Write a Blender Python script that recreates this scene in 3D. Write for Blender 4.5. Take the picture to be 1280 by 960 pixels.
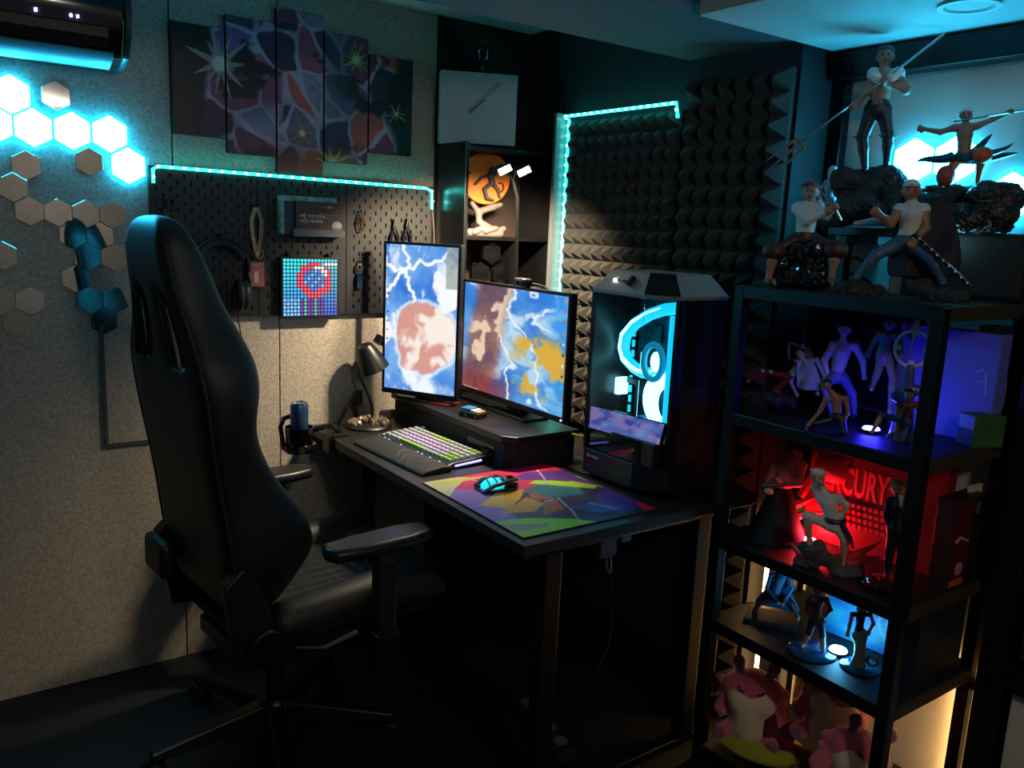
import bpy, bmesh, math, random
import numpy as np
from mathutils import Vector, Matrix

# ------------------------------------------------------------------ camera, world, light, exposure
for o in list(bpy.data.objects): bpy.data.objects.remove(o)
S = bpy.context.scene
C = S.collection
def camera():
    yaw, pit, rol = math.radians(35.702), math.radians(10.577), math.radians(-2.578)
    f = Vector((math.sin(yaw)*math.cos(pit), math.cos(yaw)*math.cos(pit), -math.sin(pit)))
    rt = Vector((math.cos(yaw), -math.sin(yaw), 0)); dn = f.cross(rt)
    r2 = rt*math.cos(rol)+dn*math.sin(rol); d2 = rt*-math.sin(rol)+dn*math.cos(rol)
    M = Matrix.Identity(4)
    for i in range(3):
        M[i][0] = r2[i]; M[i][1] = -d2[i]; M[i][2] = -f[i]
    M[2][3] = 1.45
    c = bpy.data.cameras.new('camera'); c.sensor_width = 36; c.lens = 36*1040.37/1280; c.clip_start = .02
    o = bpy.data.objects.new('camera', c); C.objects.link(o); o.matrix_world = M; S.camera = o
camera()
w = bpy.data.worlds.new('world'); S.world = w; w.use_nodes = True
w.node_tree.nodes['Background'].inputs[0].default_value = (.5, .55, .6, 1)
w.node_tree.nodes['Background'].inputs[1].default_value = .02
S.view_settings.view_transform = 'Standard'; S.view_settings.look = 'None'
S.view_settings.exposure = 0.0; S.view_settings.gamma = 1.0; S.view_settings.use_curve_mapping = False
rl = bpy.data.lights.new('room_fill_light', 'POINT'); rl.energy = 18; rl.color = (1, .91, .80); rl.shadow_soft_size = .09      # unseen fill light added above and behind the camera for figurines and mirrors
o = bpy.data.objects.new('room_fill_light', rl); C.objects.link(o); o.location = (.7, -.6, 2.05)

LAMP_W, BLUE_W, RED_W, CYAN_W, WARM_E = 46., .7, 2.2, .45, 24.     # lamp strengths used by the lamps' own builders

# ------------------------------------------------------------------ helpers
R = math.radians
rnd = random.Random(7)
def lin(h):
    if isinstance(h, str):
        h = h.lstrip('#'); h = h if len(h) == 6 else ''.join(x*2 for x in h); c = [int(h[i:i+2], 16)/255 for i in (0, 2, 4)]
        return tuple((x/12.92 if x <= .04045 else ((x+.055)/1.055)**2.4) for x in c)
    return tuple(h)
MATS = {}
def mat(name, col='#808080', rough=.5, metal=0., emit=None, es=0., var=0., scale=40., bump=0., bscale=200., trans=0., spec=.5, coat=0., attr=False, alpha=1., sheen=0.):
    if name in MATS: return MATS[name]
    m = bpy.data.materials.new(name); m.use_nodes = True; nt = m.node_tree; b = nt.nodes['Principled BSDF']
    c = lin(col)
    b.inputs['Base Color'].default_value = (*c, 1); b.inputs['Roughness'].default_value = rough; b.inputs['Metallic'].default_value = metal
    b.inputs['Specular IOR Level'].default_value = spec
    if trans: b.inputs['Transmission Weight'].default_value = trans
    if coat: b.inputs['Coat Weight'].default_value = coat; b.inputs['Coat Roughness'].default_value = .08
    if sheen: b.inputs['Sheen Weight'].default_value = sheen
    if alpha < 1: b.inputs['Alpha'].default_value = alpha
    if emit:
        b.inputs['Emission Color'].default_value = (*lin(emit), 1); b.inputs['Emission Strength'].default_value = es
    L = nt.links; tc = None
    if var or bump:
        tc = nt.nodes.new('ShaderNodeTexCoord')
    if var:
        n = nt.nodes.new('ShaderNodeTexNoise'); n.inputs['Scale'].default_value = scale; n.inputs['Detail'].default_value = 6
        r = nt.nodes.new('ShaderNodeValToRGB')
        r.color_ramp.elements[0].position = .3; r.color_ramp.elements[1].position = .7
        r.color_ramp.elements[0].color = (*[max(0, x*(1-var)) for x in c], 1); r.color_ramp.elements[1].color = (*[min(1, x*(1+var)) for x in c], 1)
        L.new(tc.outputs['Object'], n.inputs['Vector']); L.new(n.outputs[0], r.inputs[0]); L.new(r.outputs[0], b.inputs['Base Color'])
    if bump:
        n = nt.nodes.new('ShaderNodeTexNoise'); n.inputs['Scale'].default_value = bscale; n.inputs['Detail'].default_value = 4
        q = nt.nodes.new('ShaderNodeBump'); q.inputs['Strength'].default_value = bump; q.inputs['Distance'].default_value = .004
        L.new(tc.outputs['Object'], n.inputs['Vector']); L.new(n.outputs[0], q.inputs['Height']); L.new(q.outputs[0], b.inputs['Normal'])
    if attr:
        a = nt.nodes.new('ShaderNodeAttribute'); a.attribute_name = 'Col'
        if es:
            L.new(a.outputs['Color'], b.inputs['Emission Color']); b.inputs['Emission Strength'].default_value = es; b.inputs['Base Color'].default_value = (.01, .01, .01, 1)
        else: L.new(a.outputs['Color'], b.inputs['Base Color'])
    MATS[name] = m; return m

class MB:
    """collects verts / faces of one mesh"""
    def __init__(s): s.v = []; s.f = []
    def add(s, vs, fs, M=None):
        n = len(s.v)
        if M is not None: vs = [M @ Vector(p) for p in vs]
        s.v += [tuple(p) for p in vs]; s.f += [tuple(i+n for i in f) for f in fs]; return s
    def box(s, c, d, M=None, rot=None):
        x, y, z = d[0]/2, d[1]/2, d[2]/2
        vs = [Vector((a*x, b*y, e*z)) for a in (-1, 1) for b in (-1, 1) for e in (-1, 1)]
        if rot is not None: vs = [rot @ p for p in vs]
        vs = [p+Vector(c) for p in vs]
        return s.add(vs, [(0, 1, 3, 2), (4, 6, 7, 5), (0, 4, 5, 1), (2, 3, 7, 6), (0, 2, 6, 4), (1, 5, 7, 3)], M)
    def b2(s, a, b, M=None):
        return s.box([(p+q)/2 for p, q in zip(a, b)], [abs(q-p) for p, q in zip(a, b)], M)
    def tube(s, pts, r, n=8, cap=True, M=None):
        pts = [Vector(p) for p in pts]; rs = r if isinstance(r, (list, tuple)) else [r]*len(pts)
        vs = []; fs = []; up = None
        for i, p in enumerate(pts):
            t = (pts[min(i+1, len(pts)-1)]-pts[max(i-1, 0)]).normalized()
            if up is None:
                up = Vector((0, 0, 1)) if abs(t.z) < .9 else Vector((1, 0, 0))
            a = t.cross(up); a = a.normalized() if a.length > 1e-6 else t.orthogonal().normalized(); b = a.cross(t).normalized(); up = b
            for k in range(n):
                q = 2*math.pi*k/n; vs.append(p+(a*math.cos(q)+b*math.sin(q))*rs[i])
        for i in range(len(pts)-1):
            for k in range(n):
                k2 = (k+1) % n; fs.append((i*n+k, i*n+k2, (i+1)*n+k2, (i+1)*n+k))
        if cap: fs.append(tuple(range(n-1, -1, -1))); fs.append(tuple((len(pts)-1)*n+k for k in range(n)))
        return s.add(vs, fs, M)
    def cyl(s, a, b, r, r2=None, n=16, M=None): return s.tube([a, b], [r, r if r2 is None else r2], n, True, M)
    def lathe(s, prof, c=(0, 0, 0), n=24, M=None, sx=1, sy=1):
        vs = []; fs = []
        for (r, z) in prof:
            for k in range(n):
                q = 2*math.pi*k/n; vs.append((c[0]+r*math.cos(q)*sx, c[1]+r*math.sin(q)*sy, c[2]+z))
        for i in range(len(prof)-1):
            for k in range(n):
                k2 = (k+1) % n; fs.append((i*n+k, i*n+k2, (i+1)*n+k2, (i+1)*n+k))
        fs.append(tuple(range(n-1, -1, -1))); fs.append(tuple((len(prof)-1)*n+k for k in range(n)))
        return s.add(vs, fs, M)
    def prism(s, poly, d0, d1, plane='xz', M=None):
        """poly of 2-d points, extruded from d0 to d1 along the missing axis"""
        def P(p, d): return {'xz': (p[0], d, p[1]), 'xy': (p[0], p[1], d), 'yz': (d, p[0], p[1])}[plane]
        n = len(poly); vs = [P(p, d0) for p in poly]+[P(p, d1) for p in poly]
        fs = [tuple(range(n)), tuple(range(2*n-1, n-1, -1))]+[(i, i+n, (i+1) % n+n, (i+1) % n) for i in range(n)]
        return s.add(vs, fs, M)
    def ell(s, c, r, n=14, m=9, M=None, rot=None):
        vs = []; fs = []
        for i in range(m+1):
            a = math.pi*i/m
            for k in range(n):
                q = 2*math.pi*k/n; p = Vector((r[0]*math.sin(a)*math.cos(q), r[1]*math.sin(a)*math.sin(q), r[2]*math.cos(a)))
                if rot is not None: p = rot @ p
                vs.append(p+Vector(c))
        for i in range(m):
            for k in range(n):
                k2 = (k+1) % n; fs.append((i*n+k, (i+1)*n+k, (i+1)*n+k2, i*n+k2))
        return s.add(vs, fs, M)
    def build(s, name, m, parent=None, smooth=False, bevel=0., seg=2, sub=0, angle=40):
        me = bpy.data.meshes.new(name); me.from_pydata(s.v, [], s.f)
        bm = bmesh.new(); bm.from_mesh(me); bmesh.ops.remove_doubles(bm, verts=bm.verts, dist=1e-5); bmesh.ops.recalc_face_normals(bm, faces=bm.faces); bm.to_mesh(me); bm.free()
        me.materials.append(m if not isinstance(m, str) else MATS[m])
        if smooth:
            me.polygons.foreach_set('use_smooth', [True]*len(me.polygons))
        o = bpy.data.objects.new(name, me); C.objects.link(o)
        if parent: o.parent = parent
        if bevel:
            b = o.modifiers.new('bevel', 'BEVEL'); b.width = bevel; b.segments = seg; b.limit_method = 'ANGLE'; b.angle_limit = R(35)
        if sub:
            q = o.modifiers.new('sub', 'SUBSURF'); q.levels = sub; q.render_levels = sub
        if smooth and not sub:
            try: me.set_sharp_from_angle(angle=R(angle))
            except Exception: pass
        return o
def tag(o, label, cat, group=None, kind=None):
    o['label'] = label; o['category'] = cat
    if group: o['group'] = group
    if kind: o['kind'] = kind
    return o
def thing(name, label, cat, loc=(0, 0, 0), rz=0., group=None, rot=None):
    o = bpy.data.objects.new(name, None); o.empty_display_size = .05; C.objects.link(o); o.location = loc
    o.rotation_euler = rot if rot else (0, 0, R(rz))
    return tag(o, label, cat, group)
def struct(o, label=None):
    o['kind'] = 'structure'
    if label: o['label'] = label
    return o
def share(o, name=None, parent=None, loc=None, rot=None, scale=None):
    c = o.copy(); C.objects.link(c)
    if name: c.name = name
    c.parent = parent if parent else o.parent
    if loc is not None: c.location = loc
    if rot is not None: c.rotation_euler = rot
    if scale is not None: c.scale = scale
    return c
def hexpoly(r, cx=0, cz=0): return [(cx+r*math.sin(R(60*k)), cz+r*math.cos(R(60*k))) for k in range(6)]
def bezier(a, b, c, d, n=12):
    a, b, c, d = map(Vector, (a, b, c, d)); out = []
    for i in range(n+1):
        t = i/n; out.append(a*(1-t)**3+b*3*t*(1-t)**2+c*3*t*t*(1-t)+d*t**3)
    return out
def text(name, body, size, m, parent, loc, rot=(math.pi/2, 0, 0), ext=.0006, align='LEFT', bold=0.):
    cu = bpy.data.curves.new(name, 'FONT'); cu.body = body; cu.size = size; cu.extrude = ext; cu.offset = bold; cu.align_x = align; cu.resolution_u = 2
    o = bpy.data.objects.new(name+'_curve', cu); C.objects.link(o)
    dg = bpy.context.evaluated_depsgraph_get(); me = bpy.data.meshes.new_from_object(o.evaluated_get(dg)); bpy.data.objects.remove(o)
    me.materials.clear(); me.materials.append(m if not isinstance(m, str) else MATS[m])
    q = bpy.data.objects.new(name, me); C.objects.link(q); q.parent = parent; q.location = loc; q.rotation_euler = rot
    return q

# ---- prints: colours computed per vertex of a fine grid
_rs = np.random.RandomState(5)
_lat = _rs.rand(64, 64)
def vnoise(x, y):
    xi = np.floor(x).astype(int); yi = np.floor(y).astype(int); fx = x-xi; fy = y-yi
    fx = fx*fx*(3-2*fx); fy = fy*fy*(3-2*fy); g = lambda a, b: _lat[a % 64, b % 64]
    return (g(xi, yi)*(1-fx)+g(xi+1, yi)*fx)*(1-fy)+(g(xi, yi+1)*(1-fx)+g(xi+1, yi+1)*fx)*fy
def fbm(x, y, o=4):
    s = 0; a = .5
    for i in range(o): s = s+a*vnoise(x*2**i+i*7.3, y*2**i+i*3.1); a *= .5
    return s/(1-.5**o)
def rgb(h): h = h.lstrip('#'); return np.array([int(h[i:i+2], 16)/255 for i in (0, 2, 4)])
def mixc(a, b, t): t = np.clip(t, 0, 1)[:, None]; return a*(1-t)+b*t
def sst(e0, e1, x): t = np.clip((x-e0)/(e1-e0), 0, 1); return t*t*(3-2*t)
def full(n, h): return np.repeat(rgb(h)[None], n, 0)
def inpoly(u, v, P):
    c = np.zeros(u.shape, bool); n = len(P)
    for i in range(n):
        x1, y1 = P[i]; x2, y2 = P[(i+1) % n]
        k = ((y1 > v) != (y2 > v)) & (u < (x2-x1)*(v-y1)/((y2-y1) or 1e-9)+x1); c ^= k
    return c
def star(u, v, cx, cy, r0, r1, n, ph=0, asp=1.):
    dx = (u-cx)*asp; dy = v-cy; a = np.arctan2(dy, dx)+ph; r = np.hypot(dx, dy)
    k = np.abs(((a*n/(2*np.pi)) % 1)*2-1); return (r < r0+(r1-r0)*k**2)
def art(name, w, h, nu, nv, fn, m, parent, loc=(0, 0, 0), rot=(0, 0, 0), flat=False):
    """a printed (or lit) sheet, w x h, standing in local xz, facing -y; flat=True lies in xy facing +z"""
    U, V = np.meshgrid(np.linspace(0, 1, nu+1), np.linspace(0, 1, nv+1)); u = U.ravel(); v = V.ravel()
    P = np.zeros((len(u), 3)); P[:, 0] = (u-.5)*w
    P[:, 1 if flat else 2] = (v-.5)*h
    i = np.arange(nu*nv); q = (i//nu)*(nu+1)+i % nu
    F = np.stack([q, q+1, q+nu+2, q+nu+1], 1)
    me = bpy.data.meshes.new(name); me.from_pydata(P.tolist(), [], F.tolist())
    col = np.clip(fn(u, v), 0, 1); col = np.where(col <= .04045, col/12.92, ((col+.055)/1.055)**2.4)
    ca = me.color_attributes.new('Col', 'FLOAT_COLOR', 'POINT'); ca.data.foreach_set('color', np.concatenate([col, np.ones((len(u), 1))], 1).astype(np.float32).ravel())
    me.materials.append(m); o = bpy.data.objects.new(name, me); C.objects.link(o); o.parent = parent; o.location = loc; o.rotation_euler = rot
    return o

# ---- bodies: one continuous surface from blended tapered capsules (surface nets)
def blob(name, caps, vox, mats, parent=None, k=.5, loc=(0, 0, 0), ysq=1.):
    """caps: (p0, p1, r0, r1, material index[, blend scale]); returns one smooth mesh"""
    P0 = np.array([c[0] for c in caps], float); P1 = np.array([c[1] for c in caps], float)
    r0 = np.array([c[2] for c in caps], float); r1 = np.array([c[3] for c in caps], float)
    pad = 3*vox; rm = np.maximum(r0, r1)[:, None]
    lo = np.minimum((P0-rm).min(0), (P1-rm).min(0))-pad; hi = np.maximum((P0+rm).max(0), (P1+rm).max(0))+pad
    n = np.ceil((hi-lo)/vox).astype(int)+1
    ax = [lo[i]+vox*np.arange(n[i]) for i in range(3)]
    G = np.full(tuple(n), 1e3)
    kk = k*np.median(np.minimum(r0, r1))
    for i in range(len(caps)):
        q = max(r0[i], r1[i])+4*kk+2*vox
        s = [slice(max(0, int((min(P0[i][d], P1[i][d])-q-lo[d])/vox)), int((max(P0[i][d], P1[i][d])+q-lo[d])/vox)+2) for d in range(3)]
        X, Y, Z = np.meshgrid(ax[0][s[0]], ax[1][s[1]], ax[2][s[2]], indexing='ij')
        d = P1[i]-P0[i]; L2 = max(d@d, 1e-12)
        t = np.clip(((X-P0[i][0])*d[0]+(Y-P0[i][1])*d[1]+(Z-P0[i][2])*d[2])/L2, 0, 1)
        D = np.sqrt((X-P0[i][0]-t*d[0])**2+(Y-P0[i][1]-t*d[1])**2+(Z-P0[i][2]-t*d[2])**2)-(r0[i]+(r1[i]-r0[i])*t)
        g = G[s[0], s[1], s[2]]; h = np.maximum(kk-np.abs(g-D), 0)/kk
        G[s[0], s[1], s[2]] = np.minimum(g, D)-h*h*kk*.25
    ins = G < 0
    cnt = np.zeros(tuple(n-1)); acc = np.zeros(tuple(n-1)+(3,))
    corner = [(a, b, c) for a in (0, 1) for b in (0, 1) for c in (0, 1)]
    def sub(A, c): return A[c[0]:n[0]-1+c[0], c[1]:n[1]-1+c[1], c[2]:n[2]-1+c[2]]
    for c in corner:
        for d in range(3):
            if c[d]: continue
            e = list(c); e[d] = 1
            a = sub(G, c); b = sub(G, e); x = (a < 0) != (b < 0)
            t = np.where(x, a/np.where(x, a-b, 1), 0)
            cnt += x
            for ax_ in range(3):
                acc[..., ax_] += np.where(x, c[ax_]+(t if ax_ == d else 0), 0)
    act = cnt > 0; idx = -np.ones(act.shape, int); idx[act] = np.arange(act.sum())
    I = np.argwhere(act); V = lo+vox*(I+acc[act]/cnt[act][:, None])
    F = []
    for d in range(3):
        a, b = [(1, 2), (2, 0), (0, 1)][d]
        sl0 = [slice(1, n[i]-1) for i in range(3)]; sl0[d] = slice(0, n[d]-1)
        sl1 = list(sl0); sl1[d] = slice(1, n[d])
        A = ins[tuple(sl0)]; B = ins[tuple(sl1)]; x = A != B
        J = np.argwhere(x)
        if not len(J): continue
        J = J+np.array([s_.start for s_ in sl0]); fl = A[x]
        def g(da, db):
            K = J.copy(); K[:, a] -= da; K[:, b] -= db; return idx[K[:, 0], K[:, 1], K[:, 2]]
        q = np.stack([g(1, 1), g(0, 1), g(0, 0), g(1, 0)], 1)
        q[~fl] = q[~fl][:, ::-1]; F.append(q)
    F = np.concatenate(F); F = F[(F >= 0).all(1)]
    me = bpy.data.meshes.new(name); me.from_pydata(V.tolist(), [], F.tolist())
    for m in mats: me.materials.append(m if not isinstance(m, str) else MATS[m])
    ctr = V[F].mean(1); best = np.full(len(F), 1e9); mi = np.zeros(len(F), int)
    for i, c in enumerate(caps):
        d = P1[i]-P0[i]; t = np.clip((ctr-P0[i])@d/max(d@d, 1e-12), 0, 1)
        D = np.linalg.norm(ctr-P0[i]-t[:, None]*d, axis=1)-(r0[i]+(r1[i]-r0[i])*t)
        u = D < best; best[u] = D[u]; mi[u] = c[4]
    me.polygons.foreach_set('material_index', mi.astype(np.int32)); me.polygons.foreach_set('use_smooth', [True]*len(F))
    o = bpy.data.objects.new(name, me); C.objects.link(o)
    if parent: o.parent = parent
    o.location = loc; return o
# ------------------------------------------------------------------ materials
WALL = mat('grey speckled wallboard', '#a39c90', .85, var=.28, scale=125, bump=.25, bscale=260)
mat('black wall paint', '#141416', .8, var=.2, scale=60); mat('dark floor vinyl', '#080808', .6, var=.3, scale=12)
mat('ceiling plaster', '#c6c4c0', .8, var=.05, scale=90, bump=.2, bscale=300); mat('brown fascia', '#8a7866', .8, var=.08, scale=30)
mat('white board', '#c9c5bb', .6, var=.03, scale=8); mat('seam shadow gap', '#3a1512', .9)
BLK = mat('black plastic', '#101112', .42, var=.1, scale=50); mat('black gloss', '#0a0a0c', .1, coat=.6); mat('satin black metal', '#0f1011', .38, .3)
mat('matte black', '#0b0b0c', .75); LEA = mat('black leatherette', '#101112', .5, bump=.18, bscale=420)
mat('chrome', '#c8c8c8', .15, 1.); mat('gunmetal', '#4a4c50', .3, .9); mat('grey plastic', '#5a5c5e', .5); mat('white plastic', '#d5d5d2', .45)
mat('foam charcoal', '#2e2c29', .95, var=.12, scale=220, bump=.3, bscale=500)
mat('hex diffuser', '#e8ffff', .5, emit=(.03, .58, 1.), es=62); mat('hex housing', '#3a5a60', .5)
mat('led strip', '#8ff5f0', .5, emit='#18d8d0', es=9); mat('led diode', '#d0fffc', .5, emit='#70fff4', es=40)
mat('mirror', '#c9c9c9', .03, 1.); mat('desk laminate', '#151413', .45, var=.15, scale=30)
mat('glass smoked', '#ffffff', .02, trans=1., spec=.3)
mat('warm bulb', '#fff1dc', .4, emit='#ffdcae', es=60)

# ------------------------------------------------------------------ structure
fl = struct(MB().b2((-1.7, -1.6, -.06), (2.3, 2.75, 0)).build('floor', 'dark floor vinyl'))
wl = MB().b2((-1.7, 2.71, 0), (1.95, 2.78, 2.3)).build('wall_left', 'seam shadow gap'); struct(wl)
for a, b in ((-1.7, -.35), (-.346, .645), (.649, .969), (.972, 1.545)):
    MB().b2((a, 2.69, 0), (b, 2.71, 2.17)).build('wall_board', WALL, wl, bevel=.0015, seg=1)
MB().b2((1.547, 2.69, 0), (1.95, 2.71, 2.17)).build('wall_board', 'black wall paint', wl)
wr = struct(MB().b2((1.95, 1.465, 0), (2.15, 2.71, 2.17)).build('wall_right', 'black wall paint'))
struct(MB().b2((-1.7, -1.6, 0), (2.3, -1.53, 2.3)).build('wall_back', WALL))
struct(MB().b2((-1.77, -1.6, 0), (-1.7, 2.75, 2.3)).build('wall_near', WALL))
struct(MB().b2((-1.7, -1.6, 2.17), (2.3, 2.75, 2.25)).build('ceiling', 'ceiling plaster'))
bm_ = MB().b2((-1.7, 1.49, 1.972), (1.95, 1.87, 2.17)).build('trim_1', mat('dark beam grey', '#4c575c', .8, var=.06, scale=60, bump=.2, bscale=300)); struct(bm_, 'plaster ceiling beam running across the room')  # beam in a darker grey than the soffit
sf = MB().b2((1.533, -1.5, 1.956), (2.2, 1.446, 2.17)).build('trim_2', 'ceiling plaster'); struct(sf, 'lower plaster soffit above the window side')
MB().b2((1.5325, -1.5, 1.96), (1.528, 1.446, 2.17)).build('fascia', 'brown fascia', sf)
# recessed downlight in the soffit, switched off
dl = thing('downlight', 'round white recessed downlight, unlit, in the cyan-lit soffit', 'downlight', (1.85, .985, 1.956))
MB().lathe([(.052, 0), (.06, -.003), (.062, -.006), (.05, -.006), (.045, -.001)], n=32).build('trim_ring', 'white plastic', dl, True)
MB().lathe([(0.001, -.0015), (.044, -.0015), (.044, -.0005), (.001, -.0005)], n=32).build('lens', 'white board', dl, True)
# window niche: white board filling the opening, black cassette above, ledge below
wn = struct(MB().b2((2.13, -1.5, 0), (2.18, 1.465, 1.95)).build('window_1', 'white board'))
MB().b2((2.06, -1.5, 1.885), (2.13, 1.465, 1.956)).build('window_frame', 'satin black metal', wn, bevel=.004)
MB().b2((2.095, 1.425, 0), (2.13, 1.465, 1.885)).build('window_frame', 'satin black metal', wn, bevel=.003)
MB().b2((2.10, -.2, .355), (2.13, 1.425, .375)).build('window_ledge', 'satin black metal', wn, bevel=.002)
MB().b2((2.118, 1.20, 0), (2.13, 1.225, .355)).build('window_frame', 'satin black metal', wn)
# dark glazed door at the right edge
dr = struct(MB().b2((2.04, -.1, 0), (2.09, .83, 1.95)).build('door_1', 'satin black metal'))
MB().b2((2.0, .77, 0), (2.04, .83, 1.95)).build('door_frame', 'satin black metal', dr, bevel=.004)
MB().b2((2.0, -.1, .445), (2.04, .77, .5)).build('door_rail', 'satin black metal', dr, bevel=.004)
MB().b2((2.025, -.1, .02), (2.04, .755, .43)).build('door_panel', 'white board', dr, bevel=.003)
MB().b2((2.025, -.1, .52), (2.04, .755, 1.9)).build('door_panel', 'black wall paint', dr, bevel=.003)
# flat cable cover on the left wall, an L shape
cc = MB(); cc.b2((.427, 2.684, .745), (.437, 2.69, 1.12)); cc.b2((.437, 2.684, .745), (.62, 2.69, .755))
tag(cc.build('cable_cover', mat('grey cable cover', '#4a4a48', .6)), 'thin dark grey L-shaped cable cover on the wall left of the chair', 'cable cover')

# ------------------------------------------------------------------ air conditioner
ac = thing('air_conditioner', 'black glossy split air conditioner high on the grey wall', 'air conditioner', (.12, 2.69, 1.83))
prof = [(0, .0), (-.10, .0), (-.16, .018), (-.19, .06), (-.205, .13), (-.2, .29), (-.17, .31), (0, .31)]
MB().prism(prof, -.75, .37, 'yz').build('casing', 'black gloss', ac, True, bevel=.006)
MB().prism([(-.101, -.006), (-.158, .012), (-.172, .03), (-.165, .033), (-.152, .017), (-.101, -.001)], -.73, .345, 'yz').build('louver', mat('teal grey plastic', '#3c5a62', .35), ac, True, bevel=.001)
MB().prism([(-.1775, .037), (-.192, .062), (-.196, .085), (-.191, .085), (-.186, .06), (-.174, .04)], -.72, .33, 'yz').build('air_outlet', mat('dark bronze', '#2a261c', .3, .4), ac)
e = MB().prism([(-.1975, .088), (-.204, .115), (-.206, .115), (-.2, .088)], -.72, .33, 'yz').build('display_band', mat('dark blue gloss', '#1a1c2c', .12, coat=.4), ac)
for i, (x, s) in enumerate(((.165, .006), (.243, .005), (.258, .005))):
    MB().box((x, -.2045, .1), (s, .003, s*1.3)).build('lamp_glint', mat('violet white glow', '#ffffff', .5, emit='#d8d4ff', es=30), e)  # glowing dots stand in for lamp reflections on the casing
MB().prism([(-.0, .002), (-.10, .002), (-.16, .02), (-.19, .062), (-.203, .13), (-.198, .288), (-.17, .307), (0, .307)], .37, .388, 'yz').build('end_cap', mat('teal end cap', '#1c2f36', .4), ac, True, bevel=.004)

# ------------------------------------------------------------------ hexagon lights on the left wall
HG = 'lit hexagon wall lights in a chain'
def hexlight(loc, label, rz=0, r=.0535, group=HG):
    t = thing('hexagon_light', label, 'wall light', loc, rz, group)
    MB().prism(hexpoly(r*.955), -.014, 0).build('glowing_rim', mat('hex rim', '#40c8e0', .5, emit=(.01, .5, .9), es=26), t)
    MB().prism(hexpoly(r), -.018, -.014).build('bezel', 'hex housing', t)
    MB().prism(hexpoly(r*.955), -.021, -.018).build('diffuser', 'hex diffuser', t, bevel=.001)
    return t
hexlight((.236, 2.69, 1.742), 'lit cyan-white hexagon light, top one of the chain under the air conditioner')
hexlight((.190, 2.69, 1.661), 'lit cyan-white hexagon light cut by the left picture edge')
hexlight((.284, 2.69, 1.661), 'lit cyan-white hexagon light directly below the topmost one, right of the cut one')
hexlight((.379, 2.69, 1.662), 'lit cyan-white hexagon light in the middle of the horizontal row')
hexlight((.474, 2.69, 1.663), 'lit cyan-white hexagon light at the right end of the row')
hexlight((.520, 2.69, 1.579), 'lit cyan-white hexagon light, lowest of the chain beside the pegboard')
# mirror tiles
MG = 'hexagon mirror tiles on the left wall'
mm = None
spots = [(.264, 1.561, 'faint hexagon mirror tile just below the lit row at left'), (.229, 1.50, 'hexagon mirror tile at the left, second below the lit row'),
 (.265, 1.438, 'hexagon mirror tile left of the chair reflection'), (.335, 1.437, 'hexagon mirror tile half filled by the dark chair reflection, top of the stair'),
 (.37, 1.376, 'hexagon mirror tile second down the dark stair'), (.405, 1.315, 'hexagon mirror tile third down the dark stair'),
 (.475, 1.315, 'hexagon mirror tile beside the third step, nearest the headrest'), (.37, 1.253, 'dark hexagon mirror tile, left one of the lower dark group'),
 (.405, 1.19, 'dark hexagon mirror tile in the middle of the lower dark group'), (.475, 1.19, 'dark hexagon mirror tile at the right of the lower dark group'),
 (.44, 1.128, 'lowest dark hexagon mirror tile beside the chair back'), (.421, 1.583, 'faint hexagon mirror tile under the right lit hexagons'),
 (.44, 1.376, 'hexagon mirror tile right of the second stair step'), (.475, 1.437, 'faint hexagon mirror tile up beside the headrest'), (.405, 1.437, 'hexagon mirror tile at the level of the chair reflection top, right of it'),
 (.194, 1.315, 'hexagon mirror tile cut by the left picture edge, mid height'), (.183, 1.19, 'hexagon mirror tile cut by the left picture edge, low'),
 (.253, 1.19, 'faint hexagon mirror tile low at the left, right of the cut one'), (.218, 1.128, 'lowest hexagon mirror tile at the far left'), (.345, 1.753, 'hexagon mirror tile above the lit row under the air conditioner')]
for i, (x, z, lb) in enumerate(spots):
    if mm is None:
        mm = MB().prism(hexpoly(.0398), -.0025, 0).build('mirror_tile', 'mirror', bevel=.0006, seg=1); o = mm
    else: o = mm.copy(); C.objects.link(o)
    o.location = (x, 2.69, z); o.rotation_euler = (R(rnd.uniform(-1.6, 1.2)), 0, R(rnd.uniform(-2, 2))); o.location.y = 2.6885
    tag(o, lb, 'mirror tile', MG)

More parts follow.
